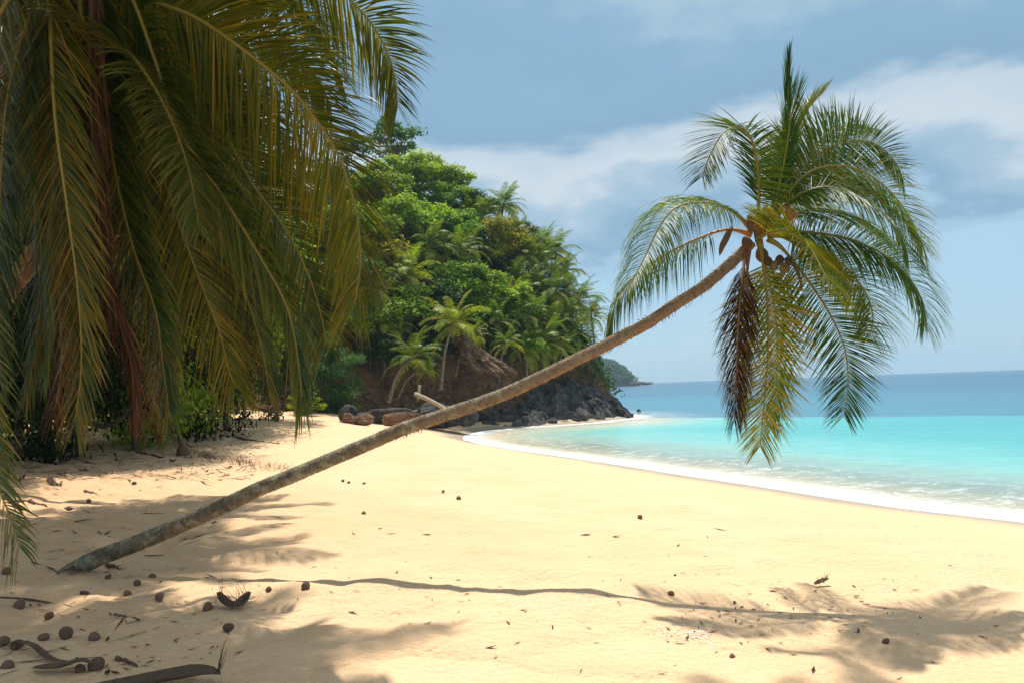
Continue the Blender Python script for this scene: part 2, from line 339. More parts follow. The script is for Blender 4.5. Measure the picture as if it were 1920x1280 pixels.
X = np.sin(A)[None] * Rr[:, None]; Y = np.cos(A)[None] * Rr[:, None]; Dd = -shore_d(X, Y)
far = np.hypot(X, Y) > 230; Dd = np.where(far, np.maximum(Dd, 120), Dd)
Z = .035 * np.exp(-np.abs(Dd - .5) / .5) + sstep(1, 6, Dd) * (.05 * fbm(X / 3.0, Y / 1.6, 3)) + .10 * np.exp(-((Dd - 5.5 + 2 * fbm(X / 9, Y / 9, 2)) / 1.1) ** 2) * (Dd > 0)
Z = np.where(far, 0, Z)
# line where the sandy shelf ends and dark bottom begins
q0, q1 = sea_pt(1150, 784), sea_pt(1920, 779); e = q1 - q0; nn = np.array([-e[1], e[0]]) / np.hypot(*e)
if nn[1] < 0: nn = -nn
reef = (X - q0[0]) * nn[0] + (Y - q0[1]) * nn[1]
i = np.arange(nr - 1)[:, None] * na + np.arange(na - 1)[None]; F = np.stack([i, i + na, i + na + 1, i + 1], -1).reshape(-1, 4)
F = F[(Dd.ravel()[F] > -1.2).any(1)]
tag(link('sea', mesh_np('sea', np.stack([X, Y, Z], -1).reshape(-1, 3), F, SEA, {'offshore': Dd.ravel(), 'reef': np.clip(reef, -60, 60).ravel()})), 'turquoise shallows turning to deep blue sea', 'sea', kind='structure')

# ------------------------------------------------------------------ hill, earth bank, far headland
g = G('hill_ground'); p = g.pos(); n = g.noise(.5, 6, .65, p); n2 = g.noise(3, 6, .65, p)
zc = g.n('ShaderNodeSeparateXYZ', {0: p}).outputs['Z']
earth = g.mix(g.ramp(n, [(.35, 0.), (.65, 1.)]), (.15, .07, .036), (.36, .175, .08)); earth = g.mix(g.math('MULTIPLY', n2, .6), earth, (.09, .06, .045))
green = g.mix(n2, (.02, .035, .008), (.055, .075, .02))
c = g.mix(g.ramp(g.math('ADD', g.math('DIVIDE', zc, 20.), g.math('MULTIPLY', n, .5)), [(.60, 0.), (.80, 1.)]), earth, green)
HILL = g.out(g.pbr(c, .95, g.bump(g.math('ADD', n, n2), .8, .5), .1))
xs = np.linspace(-95, 17, 190); ys = np.linspace(48, 175, 200); X, Y = np.meshgrid(xs, ys); Z = hill_z(X, Y)
i = np.arange(199)[:, None] * 190 + np.arange(189)[None]; F = np.stack([i, i + 1, i + 191, i + 190], -1).reshape(-1, 4)
tag(link('hill', mesh_np('hill', np.stack([X, Y, Z], -1).reshape(-1, 3), F, HILL)), 'steep jungle hill with a red earth bank at its foot', 'hill', kind='structure')

def leaf_quads(C, Nn, size, r, aspect=.5):
    """one folded leaf (two quads' worth of shape in a rhombus) per centre"""
    n = len(C); t = r.normal(size=(n, 3)); U = nrm(np.cross(Nn, t)); W = np.cross(Nn, U); s = size * r.uniform(.7, 1.3, n)[:, None]
    V = np.stack([C - U * s * .5, C + W * s * aspect * .5 - Nn * s * .06, C + U * s * .5 - Nn * s * .1, C - W * s * aspect * .5 - Nn * s * .06], 1).reshape(-1, 3)
    return V, np.arange(4 * n).reshape(-1, 4)
# far headland
fx = np.linspace(10, 162, 90); fy = np.linspace(930, 1090, 40); X, Y = np.meshgrid(fx, fy)
top = np.interp(X, [10, 60, 80, 100, 115, 128, 138, 146, 151, 156], [62, 54, 46, 40, 34, 28, 21, 9, 2, -4])
Z = top * np.sin(np.clip((Y - 930) / 160, 0, 1) * math.pi) ** .45 + 5 * fbm(X / 14, Y / 14, 4) - 1.5
g = G('headland_ground'); FARG = g.out(g.pbr(g.mix(g.ramp(g.n('ShaderNodeSeparateXYZ', {0: g.pos()}).outputs['Z'], [(.0, 0.), (1., 1.)]), (.06, .05, .045), (.03, .05, .02)), .9))
i = np.arange(39)[:, None] * 90 + np.arange(89)[None]; F = np.stack([i, i + 1, i + 91, i + 90], -1).reshape(-1, 4)
tag(link('far_headland', mesh_np('far_headland', np.stack([X, Y, Z], -1).reshape(-1, 3), F, FARG)), 'distant wooded headland fading to blue across the water', 'headland', kind='structure')
r_ = np.random.default_rng(5); C = []
for k in range(260):
    ix, iy = r_.integers(2, 84), r_.integers(1, 26)
    if Z[iy, ix] < 3: continue
    rad = r_.uniform(2.2, 5.0); c0 = np.array([X[iy, ix], Y[iy, ix], Z[iy, ix] + rad * .5]); q = nrm(r_.normal(size=(110, 3))); C.append(c0 + q * rad * r_.uniform(.75, 1.1, (110, 1)) * [1.15, 1.15, .9])
C = np.vstack(C); Vq, Fq = leaf_quads(C, nrm(r_.normal(size=C.shape) * .6 + [0, -.3, .8]), 1.9, r_, .8)
tag(link('headland_forest', mesh_np('headland_forest', Vq, Fq, LEAF[2], {'tint': np.repeat(r_.random(len(C)), 4)}, False)), 'far wood covering the distant blue headland', 'forest', kind='stuff')

# ------------------------------------------------------------------ rocks
g = G('basalt'); o = g.pos(); n = g.noise(.7, 7, .7, o); n2 = g.noise(4, 6, .7, o); vo = g.n('ShaderNodeTexVoronoi', {'Vector': o, 'Scale': .9}, feature='DISTANCE_TO_EDGE').outputs['Distance']
c = g.mix(g.ramp(n, [(.35, 0.), (.68, 1.)]), (.030, .027, .026), (.15, .138, .128)); c = g.mix(g.math('MULTIPLY', g.ramp(n2, [(.55, 0.), (.7, 1.)]), .5), c, (.24, .225, .21))
c = g.mix(g.ramp(vo, [(.0, .8), (.05, 0.)]), c, (.012, .012, .013))
ROCK = g.out(g.pbr(c, .85, g.bump(g.math('ADD', n2, g.math('MULTIPLY', n, 1.5)), .9, .35), .3))
g = G('red_rock'); o = g.pos(); n = g.noise(1.2, 6, .7, o); n2 = g.noise(7, 5, .7, o)
c = g.mix(n, (.17, .095, .055), (.44, .27, .16)); c = g.mix(g.math('MULTIPLY', n2, .5), c, (.10, .07, .05)); vo = g.n('ShaderNodeTexVoronoi', {'Vector': g.vmul(o, (.7, .7, 1.6)), 'Scale': 1.0}, feature='DISTANCE_TO_EDGE').outputs['Distance']; c = g.mix(g.ramp(vo, [(.0, .75), (.06, 0.)]), c, (.03, .02, .015)); REDROCK = g.out(g.pbr(c, .9, g.bump(g.math('ADD', n, n2), .8, .3), .15))
def rock_mesh(name, size, seed, M, sub=4, rough=.45, flat=.0):
    bm = bmesh.new(); bmesh.ops.create_icosphere(bm, subdivisions=sub, radius=1); V = np.array([v.co[:] for v in bm.verts]); F = np.array([[v.index for v in f.verts] for f in bm.faces]); bm.free()
    r = np.random.default_rng(seed)
    for k in range(9):                                          # chop facets
        n_ = nrm(r.normal(size=3)); h = r.uniform(.55, .9); dd = V @ n_; V = V - np.maximum(0, dd - h)[:, None] * n_ * .92
    nz = vn3(V * 1.7 + seed) * rough + vn3(V * 4.3 + seed) * rough * .45 + vn3(V * 9 + seed) * rough * .2
    nz = nz + (np.abs(vn3(V * [3, 3, 9] + seed)) * -.5 + vn3(V * 19 + seed) * .16) * rough * (sub > 4)
    V = V * (1 + nz)[:, None] * np.asarray(size)
    return mesh_np(name, V, F, M, smooth=False)
outc = empty('rock_outcrop', at(1040, 790, 90), 'dark grey basalt outcrop running into the water at the hill foot', 'rocks')
o0 = np.array(outc.location)
# stepped mass of the outcrop
xs = np.linspace(-9, 15.5, 220); ys = np.linspace(80, 106, 190); X, Y = np.meshgrid(xs, ys)
crest = np.interp(X, [-9, -5, -2, 2, 5, 8, 9.6, 11.2, 13.2, 14.2, 15.5], [1.3, 2.1, 2.8, 3.9, 4.6, 4.6, 3.9, 3.0, 2.0, 1.1, -1.5])
front = np.interp(X, [-9, -2, 3, 8, 12, 15.5], [80.5, 82, 84.5, 88, 92.5, 98]) + 1.6 * fbm(X / 2.2, Y / 9, 3)
t = (Y - front) / 8.0
cell = 1.5; jx = X + 1.1 * fbm(X / 2, Y / 2, 2); jy = Y + 1.1 * fbm(X / 2 + 50, Y / 2, 2)
blk = _T2[(np.floor(jx / cell).astype(int)) & 255, (np.floor(jy / cell * .8 + jx * .13).astype(int)) & 255]
blk2 = _T2[(np.floor(jx / .62).astype(int) + 90) & 255, (np.floor(jy / .62).astype(int)) & 255]
Z = crest * np.clip(t, -.2, 1) ** 1 * 1.0 + (.9 * (blk - .5) + .42 * (blk2 - .5) + .8 * fbm(X / 1.2, Y / 1.2, 4)) * sstep(-.1, .15, t)
Z = np.where(t < 0, -1.2 + t, Z); Z = np.where(Y > 101, Z - (Y - 101) * .8, Z)
i = np.arange(189)[:, None] * 220 + np.arange(219)[None]; F = np.stack([i, i + 1, i + 221, i + 220], -1).reshape(-1, 4)
link('rock_mass', mesh_np('rock_mass', np.stack([X, Y, Z], -1).reshape(-1, 3) - o0, F, ROCK, smooth=False), outc)
r_ = np.random.default_rng(11); bmeshes = [rock_mesh('boulder', (1, .85, .7), s, ROCK, 4, .5) for s in (3, 8, 14, 21, 33)]
for k in range(46):
    x = r_.uniform(-6, 14.0); y = np.interp(x, [-9, -2, 3, 8, 12, 15.5], [80.5, 82, 84.5, 88, 92.5, 98]) + r_.uniform(-.6, 6.5); f = (y - np.interp(x, [-9, -2, 3, 8, 12, 15.5], [80.5, 82, 84.5, 88, 92.5, 98])) / 8
    cz = np.interp(x, [-9, -5, -2, 2, 5, 8, 9.6, 11.2, 13.2, 14.2, 15.5], [1.3, 2.1, 2.8, 3.9, 4.6, 4.6, 3.9, 3.0, 2.0, 1.1, -1.5]) * np.clip(f, 0, 1)
    s = r_.uniform(.3, .9)
    link('boulder', bmeshes[k % 5], outc, np.array([x, y, max(cz, .1 + .9 * (x < 3) * (1 - x / 3 if x > 0 else 1)) + .1]) - o0, (r_.uniform(-.4, .4), r_.uniform(-.4, .4), r_.uniform(0, 6.3)), s)
for lab, px, py, sz, M, dep, cat in [
    ('grey pointed rock beside the leafy shrub at the sand edge', 652, 780, (.85, .8, .95), ROCK, 66, 'rock'),
    ('small red rock next to the grey pointed rock', 656, 785, (.75, .6, .6), REDROCK, 64.5, 'rock'),
    ('low red rock between the grey pointed rock and the wide red rock', 681, 785, (.9, .6, .5), REDROCK, 65, 'rock'),
    ('wide red rock lying on the sand behind the leaning trunk', 757, 786, (1.9, .8, .62), REDROCK, 66, 'rock'),
    ('long low grey rock at the foot of the earth bank', 715, 780, (2.9, 1.2, .75), ROCK, 70, 'rock'),
    ('grey rock slope under the fallen pale log', 815, 782, (3.4, 1.6, 1.3), ROCK, 73, 'rock'),
    ('round grey boulder at the sand beneath the leaning trunk', 876, 785, (1.1, .8, .75), ROCK, 73, 'boulder')]:
    tag(link('rock' if cat == 'rock' else 'boulder', rock_mesh('rock', sz, int(px), M, 4, .35), None, at(px, py, dep)), lab, cat, 'rocks along the hill foot')
slab = rock_mesh('rock_slab', (4.3, 2.2, 1.25), 77, REDROCK, 6, .95)
tag(link('rock_slab', slab, None, at(900, 668, 83), (math.radians(18), math.radians(36), .1)), 'big tilted brown rock slab in the earth bank above the outcrop', 'rock')
tag(link('rock_slab', rock_mesh('rock_slab2', (1.9, 1.2, .7), 79, REDROCK, 4, .4), None, at(975, 653, 93), (.3, .35, .3)), 'small reddish ledge of rock under the palms by the point', 'rock')
for k, (px, py, dep, s, lab) in enumerate([(1197, 716.6, 900, 5, 'larger skerry off the tip of the distant headland'), (1215, 717, 900, 3.4, 'smaller low skerry farther out from the distant headland')]):
    tag(link('skerry', rock_mesh('skerry', (s * 2, s, s * .55), 50 + k, ROCK, 3, .4), None, at(px, py + 1.5, dep)), lab, 'rock')
tag(link('sea_rock', rock_mesh('sea_rock', (.35, .3, .3), 61, ROCK, 3, .4), None, [*sea_pt(1198, 772), .12]), 'tiny rock awash in the sea beyond the outcrop tip', 'rock')

# rubble and roots on the earth bank
r_ = np.random.default_rng(13); bm_ = bmesh.new(); bmesh.ops.create_icosphere(bm_, subdivisions=1, radius=1); V0 = np.array([v.co[:] for v in bm_.verts]); F0 = np.array([[v.index for v in f.verts] for f in bm_.faces]); bm_.free(); parts = []
for k in range(900):
    x = r_.uniform(-22, 4); y = np.interp(x, FOOT_X, FOOT_Y) + abs(r_.normal()) * 3.2; z = hill_z(np.array([x]), np.array([y]))[0]; parts.append((V0 * r_.uniform(.6, 1.3, V0.shape) * r_.uniform(.08, .38) * [1.3, 1, .8] + [x, y, z + .05], F0))
Vt, Ft = join(parts); tag(link('bank_rubble', mesh_np('bank_rubble', Vt, Ft, REDROCK, None, False)), 'loose reddish rubble scattered down the earth bank', 'rubble', kind='stuff')
# ------------------------------------------------------------------ palms: frond builder
def frond_geo(path, r, n=100, Lmax=.8, wid=.035, roll=0., droop=.5, lift=.25, fwd=(30, 62), t0=.14, st=6, tint=(.2, .5), tip_tint=0., gap=0., up_side=1., side0=None, fold=True, spread=1.0, Lvar=.22, fwd_hi=None, L_hi=1.):
    C = spline(path, 90); T, S, Nn = frames(C, side0); ca, sa = math.cos(roll), math.sin(roll)
    S2 = S * ca + Nn * sa; N2 = Nn * ca - S * sa
    out = []
    for side in (1, -1):
        hi = side * float(S2[20:70, 2].mean()) > 0; fw = fwd_hi if (hi and fwd_hi) else fwd
        t = np.linspace(t0, .995, n) + r.uniform(-.3, .3, n) / n * (1 - t0); t = np.clip(t, 0, 1)
        if gap: t = t[r.random(n) > gap]
        q = t * 89; i = np.minimum(q.astype(int), 88); f = (q - i)[:, None]
        ip = lambda M_: M_[i] * (1 - f) + M_[i + 1] * f
        P, Tt, Ss, Nx = ip(C), nrm(ip(T)), nrm(ip(S2)), nrm(ip(N2))
        u = (t - t0) / (1 - t0); a = np.radians(fw[0] + (fw[1] - fw[0]) * u ** 1.3 + r.normal(0, 4, len(t)))[:, None]
        D = nrm(side * Ss * np.cos(a) * spread + Tt * np.sin(a) + Nx * (lift + r.normal(0, .07, len(t))[:, None]))
        Ln = Lmax * (np.clip(u / .16, 0, 1) ** .6 * .5 + .5) * (1 - .60 * u ** 3) * r.uniform(1 - Lvar, 1 + Lvar * .4, len(t)) * (L_hi if hi else 1)
        k = np.linspace(0, 1, st); dr = (droop * r.uniform(.7, 1.3, len(t)))[:, None]
        Wd = wid * (1 - .35 * u)
        vs = []; Pn = P.copy(); tw = r.normal(0, .25, len(t))[:, None]
        for j in range(st):
            Wv = Tt + .35 * Nx; Wv = nrm(Wv - D * (Wv * D).sum(1, keepdims=True)); nb = np.cross(D, Wv); Wv = nrm(Wv + nb * tw); nb = np.cross(D, Wv)
            w = (Wd * (.45 + .55 * math.sin(min(1, k[j] / .35) * math.pi / 2)) * (1 - k[j] ** 2.6) + .0012)[:, None] * .5
            if fold: vs.append(np.stack([Pn - Wv * w + nb * w * .45, Pn, Pn + Wv * w + nb * w * .45], 1))
            else: vs.append(np.stack([Pn - Wv * w, Pn + Wv * w], 1))
            Pn = Pn + D * (Ln / (st - 1))[:, None]
            D = nrm(D + np.array([0, 0, -1.0]) * dr * (.35 + k[j]) * 2.2 / (st - 1))
        A_ = np.stack(vs, 1); m_ = A_.shape[2]; nl = len(t)                  # nl, st, m, 3
        b = np.arange(nl)[:, None, None] * st * m_ + np.arange(st - 1)[None, :, None] * m_ + np.arange(m_ - 1)[None, None]
        Fq = np.stack([b, b + 1, b + m_ + 1, b + m_], -1).reshape(nl, -1, 4)
        ti = np.clip(tint[0] + (tint[1] - tint[0]) * r.random(nl)[:, None] + (tip_tint * k ** 2)[None] + .06 * r.normal(size=(nl, 1)), 0, 1)
        out.append((A_.reshape(nl, st * m_, 3), Fq, np.repeat(ti, m_, axis=1)))
    return C, out
def leaf_join(out):
    V, F, Tn, n = [], [], [], 0
    for A_, Fq, ti in out: V.append(A_.reshape(-1, 3)); F.append(Fq.reshape(-1, 4) + n); Tn.append(ti.ravel()); n += A_.shape[0] * A_.shape[1]
    return np.vstack(V), np.vstack(F), np.concatenate(Tn)
def make_frond(parent, base, path, r, rib_r=.028, ribm=None, leafm=None, name='frond', split=0, label=None, **kw):
    """frond = the midrib with its leaflets as a sub-part; world path, stored relative to the palm's base"""
    path = np.asarray(path, float) - base
    C, out = frond_geo(path, r, **kw)
    u = np.linspace(0, 1, len(C)); R = rib_r * (1.0 + 1.1 * np.clip(1 - u / .12, 0, 1)) * (1 - .88 * u ** .8) + .002
    Vt, Ft = tube(C[::2], R[::2], 6)
    fo_ = link(name, mesh_np(name, Vt, Ft, ribm or RIB), parent)
    if label: fo_['label'] = label
    lm = leafm or FROND
    if split:
        done = 0
        for A_, Fq, ti in out:
            step = max(1, int(math.ceil(len(A_) / (split / 2))))
            rest = []
            for q in range(len(A_)):
                if q % step == 0 and done < split:
                    link('leaflet', mesh_np('leaflet', A_[q], Fq[q] - Fq[q].min(), lm, {'tint': ti[q]}), fo_); done += 1
                else: rest.append(q)
            if rest:
                a_ = A_[rest]; nn_ = a_.shape[1]; Fl = (Fq[0] - Fq[0].min())[None] + np.arange(len(rest))[:, None, None] * nn_
                tag(link('leaflets', mesh_np('leaflets', a_.reshape(-1, 3), Fl.reshape(-1, 4), lm, {'tint': ti[rest].ravel()}), fo_), kind='stuff')
    else:
        Vl, Fl, Tl = leaf_join(out)
        tag(link('leaflets', mesh_np('leaflets', Vl, Fl, lm, {'tint': Tl}), fo_), kind='stuff')
    return fo_
def trunk_mesh(path, r0, r1, ring=.10, sides=14, flare=1.0, M=None, seed=0, n=None, fl=.09):
    path = np.asarray(path, float); Ltot = np.linalg.norm(np.diff(path, axis=0), axis=1).sum(); n = n or int(Ltot / ring * 4)
    C = spline(path, n); u = np.linspace(0, 1, n); s = u * Ltot / ring; ph = (s + .35 * vn(s * .35 + seed, s * 0)) % 1
    R = (r0 + (r1 - r0) * u ** .8) * (1 + flare * np.clip(1 - u / fl, 0, 1) ** 2) * (1 + .045 * (ph - .5) + .03 * vn(s * .21 + seed, s * 0 + 3))
    C = C + np.stack([vn(s * .09 + 7, s * 0 + seed), s * 0, vn(s * .09 + 31, s * 0 + seed)], 1) * r0 * .25 * np.clip(u * 8, 0, 1)[:, None]
    V, F = tube(C, R, sides)
    V[:n * sides] += (np.random.default_rng(seed).normal(size=(n * sides, 3)) * .004 * r0 / .15)
    along = np.concatenate([np.repeat(u, sides), [0, 1]]); scar = np.concatenate([np.repeat(np.where(ph > .86, 1., 0.) , sides), [0, 0]])
    return mesh_np('trunk', V, F, M or BARK, {'along': along, 'scar': scar})
def px_path(pts, d0, d1, bend=0.):
    n = len(pts); k = np.linspace(0, 1, n); return np.array([at(x, y, d0 + (d1 - d0) * t + bend * math.sin(math.pi * t)) for (x, y), t in zip(pts, k)])
def coconut_mesh(name, M, seed, long=1.25):
    r = np.random.default_rng(seed); nu, nv = 18, 13; a = np.linspace(0, 2 * math.pi, nu, endpoint=False); b = np.linspace(-math.pi / 2, math.pi / 2, nv)
    A_, B_ = np.meshgrid(a, b); rr_ = np.cos(B_) * (1 + .07 * np.cos(3 * A_)); z = np.sin(B_) * long; rr_ = rr_ * (1 - .13 * np.sin(B_)); z = z + .12 * np.clip(np.sin(B_) - .75, 0, 1) * 2
    V = np.stack([rr_ * np.cos(A_), rr_ * np.sin(A_), z], -1).reshape(-1, 3); V = V * (1 + .10 * vn3(V * 1.8 + seed) + .05 * vn3(V * 5 + seed))[:, None]
    i = np.arange(nv - 1)[:, None] * nu; j = np.arange(nu)[None]; k = (j + 1) % nu
    return mesh_np(name, V, np.stack([i + j, i + k, i + nu + k, i + nu + j], -1).reshape(-1, 4), M)
def husk_material(name, a, b, rough=.7):
    g = G(name); o = g.obj(); n = g.noise(2.2, 5, .65, o); n2 = g.noise(9, 4, .6, g.vmul(o, (3, 3, .5))); rn = g.n('ShaderNodeObjectInfo').outputs['Random']
    c = g.mix(n, a, b); c = g.mix(g.math('MULTIPLY', rn, .45), c, (.26, .21, .18)); c = g.mix(g.math('MULTIPLY', n2, .35), c, (.06, .035, .02)); return g.out(g.pbr(c, rough, g.bump(n2, .5, .08), .35))
HUSK = husk_material('brown_husk', (.10, .045, .022), (.34, .17, .08)); GREENHUSK = husk_material('green_husk', (.16, .15, .02), (.38, .25, .03), .4); DARKHUSK = husk_material('dark_husk', (.06, .03, .018), (.20, .10, .05))

# ------------------------------------------------------------------ the leaning palm
PB = ground(128, 1068); DB = PB[1]; DC = 12.7
lean = empty('coconut_palm', PB, 'slender coconut palm leaning far out over the open sand toward the sea', 'palm tree', 'coconut palms')
tp = [(112, 1074), (160, 1056), (300, 1000), (500, 912), (640, 852), (800, 789), (960, 732), (1100, 666), (1210, 606), (1300, 551), (1375, 490), (1408, 455)]
P3 = px_path(tp, DB, DC); P3[0] = PB + np.array([-.25, 0, -.3])
link('trunk', trunk_mesh(P3 - PB, .140, .086, .055, 18, .6, BARK, 3, fl=.05), lean)
# fibres still clinging to the upper trunk
r_ = np.random.default_rng(21); Cc = spline(P3, 200); hv = []
for k in range(700):
    i_ = int(r_.uniform(95, 196)); c0 = Cc[i_]; tdir = nrm(Cc[i_ + 1] - Cc[i_]); q = nrm(np.cross(tdir, r_.normal(size=3))); rad = .125 - .03 * (i_ / 200)
    a_ = c0 + q * rad * .9; b_ = a_ + q * r_.uniform(.02, .055) - tdir * r_.uniform(.0, .05) + [0, 0, -.01]; s_ = tdir * .006
    hv.append([a_ - s_, a_ + s_, b_ + s_ * .3, b_ - s_ * .3])
hv = np.array(hv).reshape(-1, 3) - PB
tag(link('bark_fibres', mesh_np('bark_fibres', hv, np.arange(len(hv)).reshape(-1, 4), RIB_D), lean), kind='stuff')
r_ = np.random.default_rng(31)
def LF(pts, dd, **k):
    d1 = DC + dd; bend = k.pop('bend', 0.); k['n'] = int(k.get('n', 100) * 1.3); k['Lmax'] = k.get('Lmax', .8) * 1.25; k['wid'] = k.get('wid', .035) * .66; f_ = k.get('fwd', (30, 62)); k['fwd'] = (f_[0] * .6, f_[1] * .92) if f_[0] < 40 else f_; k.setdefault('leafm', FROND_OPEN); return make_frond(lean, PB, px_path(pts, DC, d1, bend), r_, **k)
R90 = math.radians
G1 = dict(tint=(.12, .42)); Y1 = dict(tint=(.40, .68), tip_tint=.08)
LF([(1440, 425), (1455, 380), (1470, 300), (1475, 240), (1479, 112)], .1, n=60, Lmax=.75, roll=R90(70), droop=.02, lift=.02, fwd=(78, 86), tint=(.1, .3), wid=.04)
LF([(1440, 425), (1458, 360), (1474, 280), (1484, 215), (1499, 160)], -.3, n=46, Lmax=.55, roll=R90(60), droop=.03, lift=.02, fwd=(66, 80), tint=(.2, .45), wid=.035)
LF([(1421, 425), (1423, 370), (1422, 324), (1409, 262), (1385, 240), (1356, 250), (1329, 296), (1316, 333)], -1.1, n=105, Lmax=.72, roll=R90(62), droop=.22, lift=.12, fwd=(22, 55), tint=(.15, .5), bend=-.3)
LF([(1445, 420), (1452, 360), (1475, 290), (1492, 245), (1515, 205), (1546, 172)], 1.2, n=90, Lmax=.62, roll=R90(30), droop=.15, lift=.3, fwd=(40, 66), tint=(.45, .72))
LF([(1442, 424), (1465, 372), (1505, 312), (1552, 279), (1600, 264), (1645, 272), (1680, 306), (1694, 342)], .9, n=115, Lmax=.80, roll=R90(-66), droop=.20, lift=.1, fwd=(18, 52), tint=(.12, .42))
LF([(1442, 424), (1462, 395), (1500, 366), (1540, 352), (1584, 358), (1634, 384), (1680, 425), (1702, 478)], -.8, n=120, Lmax=1.02, roll=R90(-38), droop=.7, lift=.15, fwd=(20, 52), tint=(.1, .42), tip_tint=.2)
LF([(1442, 424), (1470, 372), (1520, 322), (1585, 312), (1650, 342), (1702, 402), (1734, 470)], .3, n=120, Lmax=.98, roll=R90(-55), droop=.4, lift=.12, fwd=(20, 55), tint=(.4, .7), tip_tint=.1)  # yellow-green glow of the sun behind put into this frond's tint
LF([(1436, 436), (1490, 434), (1587, 447), (1660, 480), (1707, 525), (1730, 570), (1733, 612)], -.4, n=120, Lmax=1.0, roll=R90(-40), droop=.8, lift=.18, fwd=(22, 50), tint=(.15, .5))
LF([(1420, 446), (1446, 436), (1478, 434), (1512, 456), (1540, 504), (1562, 552)], -2.1, n=120, Lmax=.85, roll=R90(30), droop=.45, lift=.12, fwd=(24, 56), ribm=RIB, **Y1)
LF([(1440, 440), (1490, 448), (1532, 466), (1584, 500), (1621, 546), (1637, 592), (1631, 634)], -1.2, n=110, Lmax=.8, roll=R90(-34), droop=.8, lift=.15, fwd=(25, 58), tint=(.35, .62))
LF([(1440, 448), (1470, 470), (1524, 539), (1561, 599), (1584, 655), (1590, 719), (1582, 780)], -.5, n=110, Lmax=.74, roll=R90(62), droop=.18, lift=.1, fwd=(30, 60), tint=(.08, .42), side0=(0, 1, 0))
LF([(1422, 450), (1430, 490), (1439, 569), (1440, 662), (1434, 737), (1425, 838)], -.9, n=115, Lmax=.76, roll=R90(75), droop=.12, lift=.1, fwd=(34, 66), tint=(.56, .84), side0=(0, 1, 0), ribm=RIB)
LF([(1424, 450), (1436, 500), (1452, 580), (1458, 660), (1455, 740), (1448, 800)], .5, n=90, Lmax=.6, roll=R90(60), droop=.25, lift=.1, fwd=(44, 70), tint=(.1, .4), side0=(0, 1, 0))
LF([(1400, 462), (1392, 520), (1385, 600), (1381, 690), (1377, 790)], -1.3, n=110, Lmax=.7, roll=R90(60), droop=.6, lift=.0, fwd=(60, 76), tint=(.0, .45), leafm=DRYF, ribm=RIB_D, name='dead_frond', label='dead dark brown frond hanging straight down', side0=(0, 1, 0))
LF([(1404, 462), (1400, 530), (1398, 620), (1396, 700), (1394, 790)], .5, n=70, Lmax=.55, roll=R90(80), droop=.7, lift=.0, fwd=(62, 78), tint=(.1, .6), leafm=DRYF, ribm=RIB_D, name='dead_frond', label='second dead brown frond hanging behind the first', side0=(0, 1, 0))
LF([(1412, 432), (1372, 396), (1325, 381), (1272, 387), (1240, 420), (1210, 480), (1176, 548)], -.7, n=112, Lmax=.80, roll=R90(24), droop=1.3, lift=.12, fwd=(14, 50), tint=(.30, .6), tip_tint=-.1)
LF([(1410, 440), (1370, 431), (1325, 441), (1252, 475), (1196, 515), (1157, 563), (1140, 618)], .5, n=84, Lmax=1.0, roll=R90(12), droop=2.4, lift=.0, fwd=(10, 45), tint=(.05, .3), wid=.022, ribm=RIB_O, label='sparse frond with an orange midrib', t0=.22)
LF([(1445, 420), (1475, 350), (1530, 270), (1585, 235), (1630, 240)], 2.4, n=95, Lmax=.75, roll=R90(-40), droop=.25, lift=.15, tint=(.15, .45))
LF([(1445, 430), (1510, 395), (1580, 400), (1640, 440), (1680, 500)], 1.8, n=100, Lmax=.75, roll=R90(-30), droop=.6, lift=.1, tint=(.1, .4), tip_tint=.25)
# heart of the crown: leaf sheaths, flower sprays, pods, nuts
g = G('leaf_sheath'); SHEATH = g.out(g.pbr(g.mix(g.noise(14, 4, .6), (.20, .075, .025), (.34, .20, .04)), .7, g.bump(g.noise(40, 3), .5, .02)))
g = G('flower_spray'); SPRAY = g.out(g.pbr(g.mix(g.noise(20, 3), (.55, .33, .04), (.50, .20, .02)), .6))
cc = at(1420, 442, DC)
for px, py, dd, w_ in [(1452, 380, .1, .07), (1470, 395, -.15, .06), (1438, 385, -.1, .06), (1487, 420, .1, .05), (1410, 410, .1, .05)]:
    e_ = at(px, py, DC + dd); Vt, Ft = tube(spline([cc, (cc + e_) / 2 + [0, 0, .03], e_], 10), np.linspace(w_, .02, 10), 8)
    link('leaf_sheath', mesh_np('leaf_sheath', Vt - PB, Ft, SHEATH), lean)
for px, py in [(1432, 395), (1478, 385)]:
    b0 = at(px, py + 35, DC - .12); parts = []
    for k in range(26):
        a_ = b0 + r_.normal(size=3) * [.05, .05, .03]; e_ = at(px, py, DC - .12) + r_.normal(size=3) * [.10, .1, .12]
        parts.append(tube(spline([a_, (a_ + e_) / 2 + r_.normal(size=3) * .02, e_], 5), np.linspace(.008, .004, 5), 6, False))
    Vt, Ft = join(parts); link('flower_spray', mesh_np('flower_spray', Vt - PB, Ft, SPRAY), lean)
for pts, dd, w_ in [([(1372, 426), (1364, 442), (1354, 462), (1349, 480)], -.1, .05), ([(1470, 485), (1490, 500), (1500, 525), (1503, 545)], -.3, .025), ([(1408, 405), (1406, 412), (1407, 425), (1410, 440)], -.2, .05)]:
    Q = px_path(pts, DC + dd, DC + dd); C_ = spline(Q, 12); u = np.linspace(0, 1, 12); Vt, Ft = tube(C_, w_ * np.sin(np.clip(u * .92 + .08, 0, 1) * math.pi) ** .7 + .004, 8)
    link('flower_pod', mesh_np('flower_pod', Vt - PB, Ft, DEBRIS), lean)
cm_g, cm_b = coconut_mesh('coconut', GREENHUSK, 4), coconut_mesh('coconut', DARKHUSK, 5)
